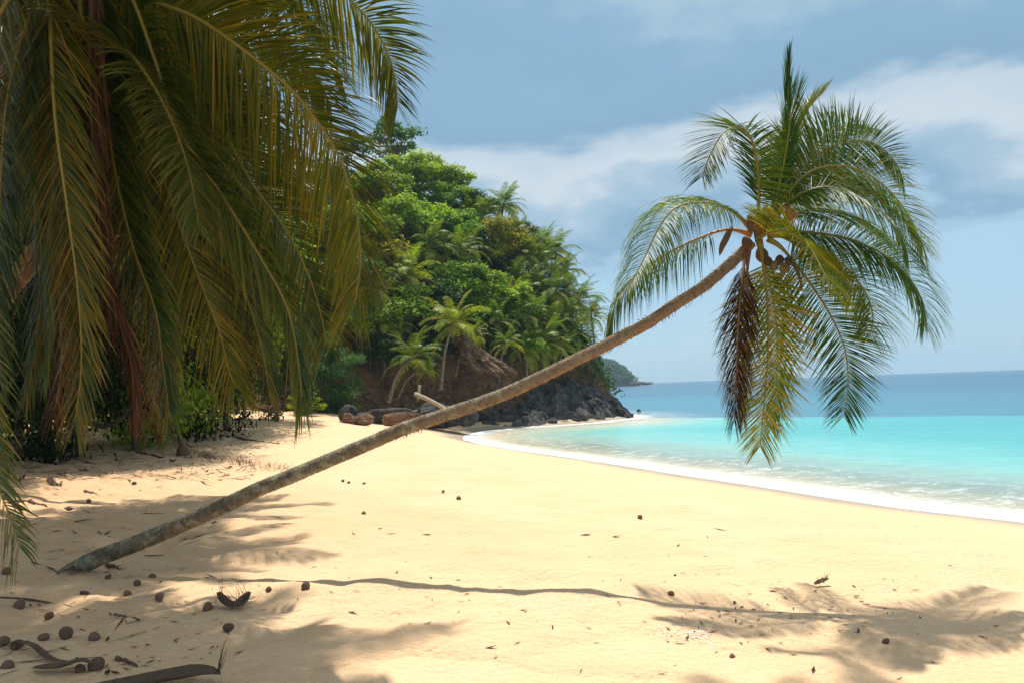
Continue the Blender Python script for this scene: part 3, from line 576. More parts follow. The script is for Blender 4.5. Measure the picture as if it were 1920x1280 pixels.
for px, py, dd, s_, me in [(1470, 503, -.35, .075, cm_g), (1452, 498, -.25, .07, cm_g), (1462, 488, -.1, .07, cm_b), (1440, 490, -.2, .065, cm_b), (1478, 490, -.15, .06, cm_b), (1408, 412, -.2, .07, cm_b), (1400, 455, -.2, .08, cm_b), (1428, 478, .0, .1, cm_b)]:
    link('coconut', me, lean, at(px, py, DC + dd) - PB, tuple(r_.uniform(-.5, .5, 3)), float(s_))

# ------------------------------------------------------------------ the big palm hanging over the beach from beyond the frame
NB = np.array([-10.6, 12.6, 0]); NB[2] = sand_z(NB[0:1], NB[1:2])[0]
big = empty('coconut_palm', NB, 'big coconut palm whose long heavy fronds hang down in front of the dark grove', 'palm tree', 'coconut palms')
CT = at(165, -120, 11.2)
link('trunk', trunk_mesh(np.array([NB + [0, 0, -.3], NB + [.5, -.2, 2.5], NB + [1.9, -.5, 5.5], CT]) - NB, .22, .14, .11, 16, .5, BARK, 9), big)
r_ = np.random.default_rng(41)
def BF(pts, d0, d1, **k):
    bend = k.pop('bend', 0.); kw = dict(n=130, Lmax=1.15, wid=.052, rib_r=.042, t0=.10); kw.update(k); kw['n'] = int(kw['n'] * 1.5); kw['Lmax'] *= 1.3; kw['wid'] *= .68
    Q = px_path(pts, d0, d1, bend); Q = np.vstack([CT + nrm(Q[0] - CT) * .05, Q]) if np.linalg.norm(Q[0] - CT) > .4 else Q
    if d0 < 11.65 and kw.get('leafm') is None: kw['leafm'] = FROND_NEAR  # front fronds take the lit leaf copy, back ones the shaded copy
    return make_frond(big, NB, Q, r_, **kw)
HG = dict(side0=(0, 1, 0))
BF([(98, -70), (96, 60), (104, 220), (125, 380), (146, 540), (153, 680), (140, 800)], 10.6, 10.0, roll=R90(70), droop=.35, lift=.05, fwd=(48, 68), tint=(.40, .72), tip_tint=.1, Lmax=.95, **HG)
BF([(150, 20), (184, 66), (243, 102), (285, 157), (315, 213), (337, 266), (356, 330), (374, 430)], 10.8, 10.0, roll=R90(58), droop=.28, lift=.05, fwd=(12, 50), tint=(.3, .62), Lmax=1.05, wid=.075, split=120, leafm=FROND_GLOSS)
BF([(230, -40), (285, 0), (361, 30), (427, 72), (500, 128), (550, 172), (598, 232), (636, 295), (660, 361), (673, 430), (676, 500), (664, 580)], 11.0, 9.8, roll=R90(66), droop=.42, lift=.05, fwd=(10, 46), fwd_hi=(44, 66), L_hi=.9, tint=(.42, .68), tip_tint=.08, Lmax=1.55, n=170, split=180)  # sunlit look of the seaward fronds put into a brighter tint
BF([(330, -170), (480, -120), (590, -60), (656, 0), (695, 43), (725, 95), (741, 148), (746, 205)], 11.4, 10.8, roll=R90(55), droop=.35, lift=.05, fwd=(18, 55), tint=(.38, .62), Lmax=1.15, n=150)
BF([(300, -60), (420, 48), (515, 76), (584, 131), (622, 200)], 11.6, 12.2, roll=R90(38), droop=.4, lift=.1, fwd=(20, 55), tint=(.4, .62), Lmax=1.15)
BF([(240, -20), (290, 110), (330, 232), (410, 356), (492, 488), (540, 580), (560, 680), (566, 755)], 11.0, 10.2, roll=R90(55), droop=.5, lift=.02, fwd=(28, 66), tint=(.15, .5), tip_tint=.3, Lmax=1.15, n=150)
BF([(250, -30), (400, 210), (470, 340), (535, 430), (580, 520), (604, 600), (612, 650)], 11.7, 11.4, roll=R90(40), droop=.5, lift=.05, fwd=(24, 58), tint=(.42, .7), tip_tint=.15, Lmax=1.1)
BF([(170, -60), (172, 200), (185, 400), (204, 540), (232, 620), (248, 690), (252, 770)], 10.9, 10.6, roll=R90(50), droop=.7, lift=0, fwd=(56, 74), tint=(.2, .9), leafm=DRYF, ribm=RIB_D, Lmax=.95, name='dead_frond', label='dead rust brown frond hanging to the sand', **HG)
BF([(180, -60), (205, 250), (246, 450), (290, 576), (306, 681), (318, 770)], 11.3, 11.0, roll=R90(60), droop=.6, lift=0, fwd=(40, 68), tint=(.1, .45), tip_tint=.4, Lmax=1.0, **HG)
BF([(200, -50), (280, 250), (340, 430), (380, 540), (412, 625), (428, 690), (440, 725)], 11.6, 11.5, roll=R90(40), droop=.7, lift=0, fwd=(34, 64), tint=(.45, .75), Lmax=1.15, n=150)
BF([(90, -40), (40, 80), (10, 220), (0, 400), (-10, 560), (-5, 700)], 10.9, 10.6, roll=R90(60), droop=.4, lift=.05, fwd=(30, 60), tint=(.2, .5), Lmax=1.1, **HG)
BF([(130, -40), (80, 120), (60, 300), (80, 450), (95, 580), (90, 690)], 11.3, 11.3, roll=R90(30), droop=.5, lift=.05, fwd=(30, 60), tint=(.2, .55), Lmax=1.1, **HG)
BF([(60, -60), (-60, 160), (-75, 400), (-60, 600), (-35, 780), (-8, 897), (18, 965), (38, 1028)], 10.4, 8.8, roll=R90(66), droop=.28, lift=.05, fwd=(28, 60), tint=(.38, .66), Lmax=1.05, **HG)
BF([(200, -80), (320, 100), (400, 250), (440, 400), (470, 520), (478, 620)], 12.2, 12.6, roll=R90(30), droop=.5, lift=.05, tint=(.1, .4), Lmax=1.2)
BF([(200, -100), (260, 150), (300, 330), (330, 480), (350, 600)], 12.3, 12.8, roll=R90(50), droop=.5, lift=.05, tint=(.05, .35), Lmax=1.2)
BF([(150, -80), (150, 150), (130, 330), (110, 500)], 12.2, 12.8, roll=R90(50), droop=.5, lift=.05, tint=(.05, .35), Lmax=1.2, **HG)
BF([(260, -160), (400, -90), (520, -30), (600, 60), (640, 150)], 12.2, 13.2, roll=R90(30), droop=.5, tint=(.2, .5), Lmax=1.1)
BF([(200, -200), (300, -330), (450, -400), (600, -380), (700, -300)], 11.3, 11.0, roll=R90(20), droop=.4, tint=(.2, .5))
BF([(150, -200), (120, -340), (20, -420), (-120, -400)], 11.3, 11.2, roll=R90(20), droop=.4, tint=(.2, .5))
BF([(210, -130), (330, -190), (430, -160), (520, -90)], 10.6, 8.6, roll=R90(10), droop=.4, tint=(.2, .5))
BF([(140, -130), (60, -190), (-40, -150), (-120, -40)], 10.6, 8.8, roll=R90(10), droop=.4, tint=(.2, .5))
for pts_, d0_, d1_, tn_, dry_ in [
    ([(210, -40), (330, 220), (400, 400), (455, 540), (490, 650), (505, 740)], 12.0, 11.9, (.4, .75), 0),
    ([(120, -40), (100, 300), (85, 480), (70, 620), (50, 740)], 11.9, 11.6, (.4, .75), 0),
    ([(200, -40), (300, 300), (380, 520), (450, 640), (480, 700)], 12.4, 12.6, (.1, .8), 1), ([(190, -40), (240, 330), (280, 540), (290, 690), (285, 800)], 12.3, 12.2, (.1, .9), 1),
    ([(150, -40), (120, 330), (110, 540), (115, 680), (100, 780)], 12.2, 12.2, (.2, .9), 1), ([(240, -40), (420, 250), (510, 420), (550, 540), (575, 640)], 12.3, 12.4, (.4, .7), 0)]:
    BF(pts_, d0_, d1_, roll=R90(50), droop=.7, lift=0, fwd=(30, 64), tint=tn_, Lmax=1.05, n=110, leafm=DRYF if dry_ else None, ribm=RIB_D if dry_ else None, name='dead_frond' if dry_ else 'frond', side0=(0, 1, 0))
for q3 in ([(-4.6, 12.2, 12.0), (-3.0, 13.4, 12.6), (-1.2, 14.2, 12.3)], [(-6.4, 12.8, 12.2), (-6.8, 14.6, 13.2), (-7.2, 16.2, 13.2)], [(-4.8, 11.0, 11.9), (-3.2, 10.6, 12.0), (-1.6, 10.0, 11.0)], [(-5.5, 12.8, 12.2), (-4.6, 14.6, 13.0), (-3.6, 16.0, 12.8)], [(-7.0, 12.0, 12.2), (-8.4, 12.8, 12.8), (-10, 13.4, 12.2)]):  # unseen upper fronds, added to shade the sand and the fronds below
    make_frond(big, NB, np.array([CT] + q3), r_, n=150, Lmax=1.25, wid=.045, rib_r=.042, t0=.1, roll=0, droop=.5, tint=(.2, .5))
for k in range(7):
    a_ = k * .9; link('coconut', (cm_g, cm_b)[k % 2], big, CT - NB + np.array([.3 * math.cos(a_), .3 * math.sin(a_), -.35 - .1 * (k % 3)]), (a_, .3, 0), .13)

# ------------------------------------------------------------------ shared fronds for the other palms
def arc(Lg, el, bend, n=9):
    p = np.zeros(3); a = el; out = [p.copy()]
    for k in range(n - 1):
        p = p + np.array([math.cos(a), 0, math.sin(a)]) * Lg / (n - 1); out.append(p.copy()); a = max(a - bend / (n - 1) * (.5 + k / (n - 1)), -1.52)
    return np.array(out)
def frond_mesh(seed, Lg, el, bend, n, st, M, tint, Lm, droop, wid, fold=False, tipt=.1):
    r = np.random.default_rng(seed); C, out = frond_geo(arc(Lg, el, bend), r, n=n, Lmax=Lm, wid=wid, roll=r.uniform(-.3, .3), droop=droop, lift=.18, fwd=(24, 56), t0=.12, st=st, tint=tint, tip_tint=tipt, fold=fold, side0=(0, 1, 0))
    V, F, T = leaf_join(out); Vt, Ft = tube(C[::6], (.035 * (1 - .85 * np.linspace(0, 1, 90)) + .004)[::6] * (Lg / 3.4), 6)
    return mesh_np('frond', np.vstack([V, Vt]), np.vstack([F, Ft + len(V)]), M, {'tint': np.concatenate([T, np.full(len(Vt), .72)])})
ELS = [(1.35, .7), (1.1, 1.2), (.75, 1.5), (.4, 1.6), (.05, 1.5), (-.45, 1.2)]
FAR_SETS = [[frond_mesh(100 + 10 * s + k, 4.0 * (1 - .12 * (k == 0)), e, b, 34, 4, FROND_FAR, ((.05, .4), (.12, .5), (.3, .68))[s] if k < 4 else (.4, .8), 1.0, .36, .10) for k, (e, b) in enumerate(ELS)] for s in range(3)]
MID_SET = [frond_mesh(160 + k, 4.2, e, b, 95, 5, FROND, (.15, .5) if k < 3 else (.4, .8), 1.0, .6, .05, True) for k, (e, b) in enumerate(ELS)]
MID_DRY = frond_mesh(190, 3.6, -.7, 1.0, 80, 5, DRYF, (.1, .9), .9, .8, .045, True)
def palm(base, crown, label, fset, r, scale=1.0, nf=18, tr=(.17, .11), barkm=None, dry=0, mids=.35, group='palms on the hillside', sway=.3, sides=8, young=False):
    base = np.asarray(base, float); crown = np.asarray(crown, float)
    e_ = empty('coconut_palm', base, label, 'palm tree', group)
    d = crown - base; midp = base + d * .5 + np.array([-d[0] * sway * .4, -d[1] * sway * .4, np.hypot(d[0], d[1]) * sway * .25])
    link('trunk', trunk_mesh(np.array([[0, 0, -.5], (midp - base), d]), tr[0], tr[1], .22, sides, .4, barkm or BARK_PALE, int(r.integers(99)), n=36), e_)
    order = [0] * 1 + [1] * int(nf * .2) + [2] * int(nf * .25) + [3] * int(nf * .22) + [4] * int(nf * .2) + [5] * max(1, int(nf * .12))
    for k, q in enumerate(order):
        link('frond', fset[q], e_, d + np.array([0, 0, -.05 * q]), (r.uniform(-.15, .15), r.uniform(-.12, .12), k * 2.399 + r.uniform(-.35, .35)), float(scale * r.uniform(.85, 1.12)))
    for k in range(dry):
        link('dead_frond', MID_DRY, e_, d + np.array([0, 0, -.2]), (r.uniform(-.2, .2), r.uniform(.0, .3), r.uniform(0, 6.3)), float(scale * r.uniform(.8, 1.1)))
    return e_
r_ = np.random.default_rng(51)
for (cx, cy, h, s, st_, lab) in [
    (945, 382, 8, .95, 0, 'tallest palm standing on the ridge crest beside the dark round tree'),
    (905, 408, 6, .85, 1, 'paler palm on the ridge just below the tallest palm'),
    (1003, 462, 7, .85, 0, 'inner one of the two palms breaking the skyline below the ridge step'),
    (1042, 470, 8, .95, 0, 'outer one of the two palms breaking the skyline below the ridge step'),
    (806, 462, 6, 1.1, 1, 'broad palm with golden lower fronds in mid slope below the bare branches'),
    (868, 466, 6, .95, 1, 'grey green palm tucked beside the yellowish tree'),
    (762, 516, 6, 1.1, 2, 'wide yellow green palm on mid slope near the hanging fronds'),
    (1008, 500, 6, 1.1, 1, 'large palm in the middle of the seaward palm cluster'),
    (965, 522, 5, .9, 0, 'half hidden palm behind the large cluster palm'),
    (1040, 545, 7, 1.0, 0, 'dark palm under the skyline pair'),
    (1086, 562, 7, 1.05, 0, 'seaward palm with a drooping head on the skyline above the point'),
    (1062, 592, 5, .85, 2, 'palm with yellowish fronds below the drooping seaward palm'),
    (1022, 640, 5, 1.1, 1, 'low wide palm just above the basalt outcrop'),
    (1100, 640, 4.2, .62, 0, 'small palm standing alone at the very end of the point'),
    (985, 590, 5, .9, 0, 'dark palm on the shaded slope above the low wide palm'),
    (722, 612, 5, .95, 2, 'yellowish palm low on the slope beside the leafy shrub'),
    (700, 545, 6, .95, 2, 'palm on the slope directly behind the tips of the hanging fronds'),
    (930, 600, 5, .8, 1, 'palm in the dark hollow above the tilted rock slab'),
    (1022, 452, 7, .8, 1, 'palm between the two skyline palms, a little behind them'),
    (985, 478, 6, .85, 2, 'yellow green palm just under the inner skyline palm'),
    (1060, 505, 7, .85, 1, 'palm on the skyline below the outer skyline palm'),
    (1030, 518, 6, .85, 2, 'yellow green palm under the large cluster palm'),
    (990, 545, 5, .85, 1, 'pale palm in the middle of the seaward slope'),
    (1066, 545, 6, .8, 1, 'palm just inland of the drooping seaward palm'),
    (1108, 590, 6, .8, 0, 'outermost palm hanging over the end of the ridge'),
    (1030, 600, 5, .85, 2, 'light palm above the low wide palm'),
    (1075, 622, 5, .75, 1, 'palm on the low slope behind the small lone palm'),
    (960, 560, 5, .8, 2, 'yellow green palm next to the fresh green tree'),
    (985, 650, 4, .75, 1, 'low palm at the inland end of the basalt outcrop'),
    (1055, 655, 4, .75, 2, 'low yellow green palm over the highest rocks of the outcrop'),
    (968, 440, 6, .8, 1, 'palm on the ridge step in front of the dark round tree'),
    (880, 400, 5, .75, 1, 'small palm on the ridge beside the rounded green tree')]:
    b = hill_base(cx, cy, h); c = b + np.array([r_.uniform(-.8, 1.4), r_.uniform(-1, .2), h]); k = at(cx, cy, c[1]); b = b + (k - c); b[2] = min(b[2], hill_z(b[0:1], b[1:2])[0] + .2)
    palm(b, k, lab, FAR_SETS[st_], r_, s, 26)
for (bx, by, cx, cy, dep, s, lab, st_) in [
    (826, 722, 850, 604, 80, 1.0, 'bright palm with a thick pale leaning trunk in front of the rock slab', 2),
    (728, 745, 775, 668, 76, .85, 'dark palm leaning out from the red earth bank', 0),
    (853, 698, 889, 628, 82, .5, 'thin slanting palm crossing the tilted rock slab', 1),
    (935, 708, 950, 640, 84, .55, 'thin upright palm at the seaward end of the rock slab', 0),
    (745, 738, 800, 690, 77, .4, 'small low palm stem slanting over the earth bank', 1)]:
    palm(at(bx, by, dep), at(cx, cy, dep + 1.5), lab, FAR_SETS[st_], r_, s, 24, (.2, .13) if s > .8 else (.10, .07))
# palms of the shaded grove behind the hanging fronds
for (bx, by, cx, cy, dd, s, lab, bk, dry) in [
    (42, 792, 190, 380, -2, 1.0, 'grove palm with a grey slanting trunk rising beside the dark thicket', BARK_PALE, 1),
    (185, 775, 300, 330, 1, 1.0, 'grove palm with a dark trunk behind the rust brown dead frond', BARK_RED, 2),
    (262, 784, 395, 470, 0, 1.0, 'grove palm with a thick reddish trunk slanting toward the sea', BARK_RED, 2),
    (330, 748, 470, 590, 2, .9, 'grove palm with a low slanting orange trunk', BARK_RED, 1),
    (398, 770, 440, 655, 1, .8, 'short young palm with fronds drooping to the sand by the dark stumps', BARK_RED, 2),
    (560, 758, 640, 560, 6, 1.1, 'palm with hanging golden fronds above the leafy shrub', BARK_RED, 1)]:
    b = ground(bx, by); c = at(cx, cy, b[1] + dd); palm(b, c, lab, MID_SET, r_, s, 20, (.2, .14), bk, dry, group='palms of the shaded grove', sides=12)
GB = np.array([-12.5, 10.5, 0]); GB[2] = sand_z(GB[0:1], GB[1:2])[0]  # out-of-view palm added to cast more shade on the sand
palm(GB, np.array([-8.3, 13.0, 12.0]), 'unseen palm added beyond the picture edge to shade the fallen coconuts', MID_SET, r_, 1.0, 22, (.2, .14), BARK_RED, 1, group='palms of the shaded grove', sides=12)
GB = np.array([-14.5, 17.5, 0]); GB[2] = sand_z(GB[0:1], GB[1:2])[0]  # hidden palm added as extra canopy to widen the shade
palm(GB, np.array([-9.0, 17.2, 11.4]), 'tall palm added for shade, hidden behind the thickest of the hanging fronds', MID_SET, r_, 1.0, 24, (.2, .14), BARK_RED, 2, group='palms of the shaded grove', sides=12)
for bx_, by_, c_, lab_ in [(-15.5, 20.5, (-7.2, 18.2, 10.6), 'palm added for shade, arching out high behind the middle of the hanging fronds'), (-17, 23, (-9.8, 21.0, 11.4), 'palm added farther back so its crown darkens the shaded slope'), (-25, 27, (-8.6, 24.0, 10.0), 'palm added for shade beyond the hanging fronds near the thick reddish trunk')]:
    GB = np.array([bx_, by_, 0]); GB[2] = sand_z(GB[0:1], GB[1:2])[0]  # these hidden palms are added to shade the slope
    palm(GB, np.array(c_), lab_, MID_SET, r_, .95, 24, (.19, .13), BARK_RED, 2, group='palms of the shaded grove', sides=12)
# the palm overhead whose crown shades the near sand
OB = np.array([9.5, 1.5, 0]); OB[2] = sand_z(OB[0:1], OB[1:2], False)[0]
palm(OB, np.array([2.6, 11.2, 14.6]), 'tall palm arching overhead beside the viewer, shading the sand nearby', MID_SET, r_, .62, 20, (.2, .12), BARK, 0, group='coconut palms', sway=.5, sides=12)

# ------------------------------------------------------------------ broadleaf trees
def tree_meshes(seed, n_clump, per, leaf, spread=(1, 1, .75), M=None, layered=False, trunk_h=.55, low=.28):
    """unit tree: crown about radius 1 centred at height 1.25; returns crown and trunk meshes"""
    r = np.random.default_rng(seed); cs = []
    for k in range(n_clump):
        v = nrm(r.normal(size=3)); v[2] = abs(v[2]) * 1.0 - .28 if low < 1 else v[2] * 1.15; rad = r.uniform(.5, .95) ** .7
        cs.append(v * rad * np.asarray(spread) * r.uniform(.7, 1.25) + [0, 0, 1.25] + r.normal(size=3) * .09)
    cs = np.array(cs); Cn, Nm, Tn = [], [], []
    for c0 in cs:
        k = int(per * r.uniform(.6, 1.3)); q = nrm(r.normal(size=(k, 3))); rad = r.uniform(.16, .34); sq = .45 if layered else .75
        q[:, 2] = np.where(q[:, 2] < -.3, -q[:, 2] * .5, q[:, 2])
        P = c0 + q * rad * (r.random((k, 1)) ** .35) * [1.15, 1.15, sq] + .06 * r.normal(size=(k, 3))
        Cn.append(P); Nm.append(nrm(q * .7 + [0, 0, .7] + .45 * r.normal(size=(k, 3)))); Tn.append(np.clip(.5 * r.random(k) + .35 * r.random() + .1, 0, 1))
    Cn = np.vstack(Cn); Nm = np.vstack(Nm); V, F = leaf_quads(Cn, Nm, leaf, r, .55)
    crown = mesh_np('crown', V, F, M, {'tint': np.repeat(np.concatenate(Tn), 4)}, False)
    parts = [tube(spline([[0, 0, -.25], [.03, .02, trunk_h * .6], [0, 0, trunk_h + .35]], 8), np.linspace(.05, .028, 8), 8)]
    for c0 in cs[:: max(1, n_clump // 16)]:
        s0 = np.array([0, 0, trunk_h + r.uniform(-.1, .3)]); parts.append(tube(spline([s0, (s0 + c0) / 2 + [0, 0, -.06] + r.normal(size=3) * .05, c0], 7), np.linspace(.02, .005, 7), 6))
    Vt, Ft = join(parts); return crown, mesh_np('trunk', Vt, Ft, WOOD)
TREES = {}
for mi in range(5):
    for v in range(2):
        TREES[(mi, v)] = tree_meshes(300 + mi * 7 + v, 34 + 10 * v, 190, .115, (1, 1, .72 + .15 * v), LEAF[mi])
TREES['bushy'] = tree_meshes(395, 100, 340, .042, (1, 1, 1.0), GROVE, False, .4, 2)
TREES['bushy_g'] = tree_meshes(396, 100, 340, .042, (1, 1, 1.0), LEAF[0], False, .4, 2)
TREES['airy'] = tree_meshes(390, 26, 120, .11, (.9, .9, .8), LEAF[4], True)
TREES['shrub'] = tree_meshes(391, 90, 300, .065, (1, 1, .95), LEAF[4], True, .3, 2)
TREES['shrub_b'] = tree_meshes(392, 60, 280, .07, (1.1, 1, .8), LEAF[1], True, .25, 2)
def tree(base, R, key, label, group, r, name='broadleaf_tree', cat='tree', zs=1.):
    e_ = empty(name, base, label, cat, group); e_.rotation_euler = (0, 0, r.uniform(0, 6.3)); c, t = TREES[key]
    link('crown', c, e_, None, None, (R, R, R * zs)); link('trunk', t, e_, None, None, (R, R, R * zs)); return e_
r_ = np.random.default_rng(61)
def htree(px, py, R, key, lab, zs=1.):
    h = R * zs * 1.35; b = hill_base(px, py, h); tree(b, R, key, lab, 'trees on the hillside', r_, zs=zs)
for a in [
    (745, 258, 4.2, 'airy', 'lone airy tree standing highest on the hill crest', 1.15),
    (648, 225, 3.2, 'airy', 'small faint tree on the crest between the hanging fronds', 1.0),
    (765, 322, 4.3, (1, 0), 'bright green tree directly under the lone crest tree'),
    (818, 335, 4.0, (1, 1), 'bright green tree at the seaward shoulder of the crest'),
    (842, 372, 3.6, (0, 0), 'rounded green tree below the bright shoulder tree'),
    (712, 345, 4.2, (0, 1), 'green tree on the crest next to the hanging fronds'),
    (790, 408, 3.8, (1, 0), 'lime green tree below the bare grey branches'),
    (738, 412, 4.0, (1, 1), 'lime green tree at the edge of the hanging fronds in mid slope'),
    (885, 385, 3.4, (2, 0), 'dark tree rising behind the paler ridge palm'),
    (978, 412, 3.4, (2, 1), 'dark round tree seaward of the tallest ridge palm'),
    (960, 440, 3.0, (2, 0), 'dark tree under the tallest ridge palm'),
    (915, 440, 4.0, (3, 0), 'olive yellow tree with orange tinged top in mid slope'),
    (945, 470, 3.4, (3, 1), 'smaller olive yellow tree beside the orange tinged one'),
    (860, 425, 3.4, (0, 1), 'mid green tree between the bare branches and the olive tree'),
    (880, 520, 3.8, (0, 0), 'deep green tree in the centre of the slope'),
    (838, 530, 3.4, (0, 1), 'green tree below the broad golden palm'),
    (925, 550, 3.8, (1, 0), 'fresh green tree above the dark hollow'),
    (900, 585, 3.2, (0, 0), 'green tree right above the bright leaning palm'),
    (970, 575, 3.2, (0, 1), 'green tree between the hollow and the seaward palms'),
    (800, 565, 3.4, (2, 1), 'dark tree beside the bright leaning palm'),
    (752, 575, 3.8, (0, 0), 'green tree above the dark bank palm'),
    (700, 480, 4.2, (3, 0), 'olive tree behind the lower hanging fronds'),
    (690, 600, 3.6, (0, 1), 'green tree above the yellowish low palm'),
    (715, 660, 2.8, (2, 0), 'dark bush like tree on the earth bank above the rocks'),
    (660, 420, 4.4, (0, 0), 'green tree mostly hidden by the hanging fronds in mid slope'),
    (640, 520, 4.4, (2, 1), 'dark tree mostly hidden by the hanging fronds lower down'),
    (1000, 560, 2.8, (2, 0), 'dark tree among the seaward palms'),
    (1050, 625, 2.4, (2, 1), 'dark low tree under the seaward palms'),
    (985, 645, 2.6, (0, 0), 'low green tree above the basalt outcrop'),
    (935, 640, 2.4, (2, 0), 'dark low tree over the seaward end of the rock slab'),
    (1085, 655, 2.0, (2, 1), 'dark bush like tree near the end of the point'),
    (870, 640, 1.9, (2, 1), 'dark low tree on top of the tilted rock slab'),
    (1030, 580, 2.8, (0, 1), 'green tree between the dark palm and the low wide palm')]:
    htree(*a)
# bare branches on the hill
b = hill_base(800, 372, 5); e_ = empty('bare_tree', b, 'leafless grey branches showing in front of the green crest trees', 'tree'); parts = []
for k in range(46):
    q = np.array([r_.normal() * 2.2, r_.normal() * 1.0, r_.uniform(3.2, 5.6)]); s0 = np.array([q[0] * .2, q[1] * .2, r_.uniform(1.5, 3.4)]); parts.append(tube(spline([s0, (s0 + q) / 2 + r_.normal(size=3) * .25, q], 6), np.linspace(.06, .015, 6), 6))
Vt, Ft = join(parts); g = G('bare_bark'); link('branches', mesh_np('branches', Vt, Ft, g.out(g.pbr((.32, .27, .22), .9))), e_)
Vt, Ft = tube(spline([[0, 0, -.5], [.1, 0, 1.6], [0, 0, 3.4]], 8), np.linspace(.2, .09, 8), 8); link('trunk', mesh_np('trunk', Vt, Ft, PALEWOOD), e_)
# undergrowth clothing the hill
n = 5200; xs = r_.uniform(-50, 13, n); ys = r_.uniform(70, 128, n); yf = np.interp(xs, FOOT_X, FOOT_Y); zz = hill_z(xs, ys); ok = (ys > yf + np.where(xs > 5, 1.5, 6.0) + 5 * vn(xs / 4, ys / 4)) & (zz > 2.5)
xs, ys, zz = xs[ok], ys[ok], zz[ok]; C0 = np.stack([xs, ys, zz + .3], 1); rep = 24; C = np.repeat(C0, rep, 0) + r_.normal(size=(len(C0) * rep, 3)) * [.75, .75, .5]
V, F = leaf_quads(C, nrm(r_.normal(size=C.shape) * .6 + [0, -.3, .8]), .42, r_, .6)
tag(link('hill_undergrowth', mesh_np('hill_undergrowth', V, F, LEAF[2], {'tint': np.repeat(np.repeat(r_.random(len(C0)), rep) * .7 + .3 * r_.random(len(C)), 4)}, False)), 'tangled green undergrowth covering the jungle hill', 'undergrowth', kind='stuff')
# shrubs and trees at the edge of the sand
for px, py, dd, R, key, lab, zs in [
    (626, 772, -2, 2.8, 'shrub', 'leafy blue green shrub with layered boughs at the sand edge', 1.25),
    (598, 775, -5, 1.4, 'shrub_b', 'low light green bush in front of the layered shrub', .85),
    (560, 768, 3, 2.3, (2, 0), 'dark shrub half behind the frond tips by the layered shrub', 1.0),
    (500, 764, 2, 2.2, (2, 1), 'dark bush at the sand edge behind the young palm', .8)]:
    b = ground(px, py); b[1] += dd; b[2] = sand_z(b[0:1], b[1:2])[0] - .3 * R * zs; tree(b, R, key, lab, 'shrubs along the sand edge', r_, 'shrub', 'shrub', zs)
for px, dep, R, key, lab, zs in [
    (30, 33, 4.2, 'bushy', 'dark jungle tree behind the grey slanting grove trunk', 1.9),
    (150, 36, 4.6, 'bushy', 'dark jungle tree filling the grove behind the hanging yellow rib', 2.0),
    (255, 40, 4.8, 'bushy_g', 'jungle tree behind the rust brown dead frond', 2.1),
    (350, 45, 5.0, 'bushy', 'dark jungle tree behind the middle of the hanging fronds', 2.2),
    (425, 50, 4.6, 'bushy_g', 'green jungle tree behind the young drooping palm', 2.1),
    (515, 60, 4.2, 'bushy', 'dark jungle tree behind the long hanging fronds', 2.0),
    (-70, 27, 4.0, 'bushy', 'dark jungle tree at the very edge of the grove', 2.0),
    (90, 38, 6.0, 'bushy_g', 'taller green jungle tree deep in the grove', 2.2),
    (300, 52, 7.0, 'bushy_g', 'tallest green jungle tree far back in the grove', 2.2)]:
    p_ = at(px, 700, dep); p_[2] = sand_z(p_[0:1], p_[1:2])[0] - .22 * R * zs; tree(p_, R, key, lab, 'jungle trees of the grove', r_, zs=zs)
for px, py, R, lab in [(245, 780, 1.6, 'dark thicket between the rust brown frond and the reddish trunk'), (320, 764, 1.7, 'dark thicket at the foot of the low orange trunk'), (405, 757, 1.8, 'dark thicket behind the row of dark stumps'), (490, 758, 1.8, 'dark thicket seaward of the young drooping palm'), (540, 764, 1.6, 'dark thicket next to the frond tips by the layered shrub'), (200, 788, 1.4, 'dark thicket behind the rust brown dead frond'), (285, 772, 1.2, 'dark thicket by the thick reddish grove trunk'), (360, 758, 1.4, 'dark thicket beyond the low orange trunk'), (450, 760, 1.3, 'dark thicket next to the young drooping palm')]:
    b = ground(px, py); tree(b, R, 'bushy', lab, 'thickets of the grove', r_, 'thicket', 'bush', .8)

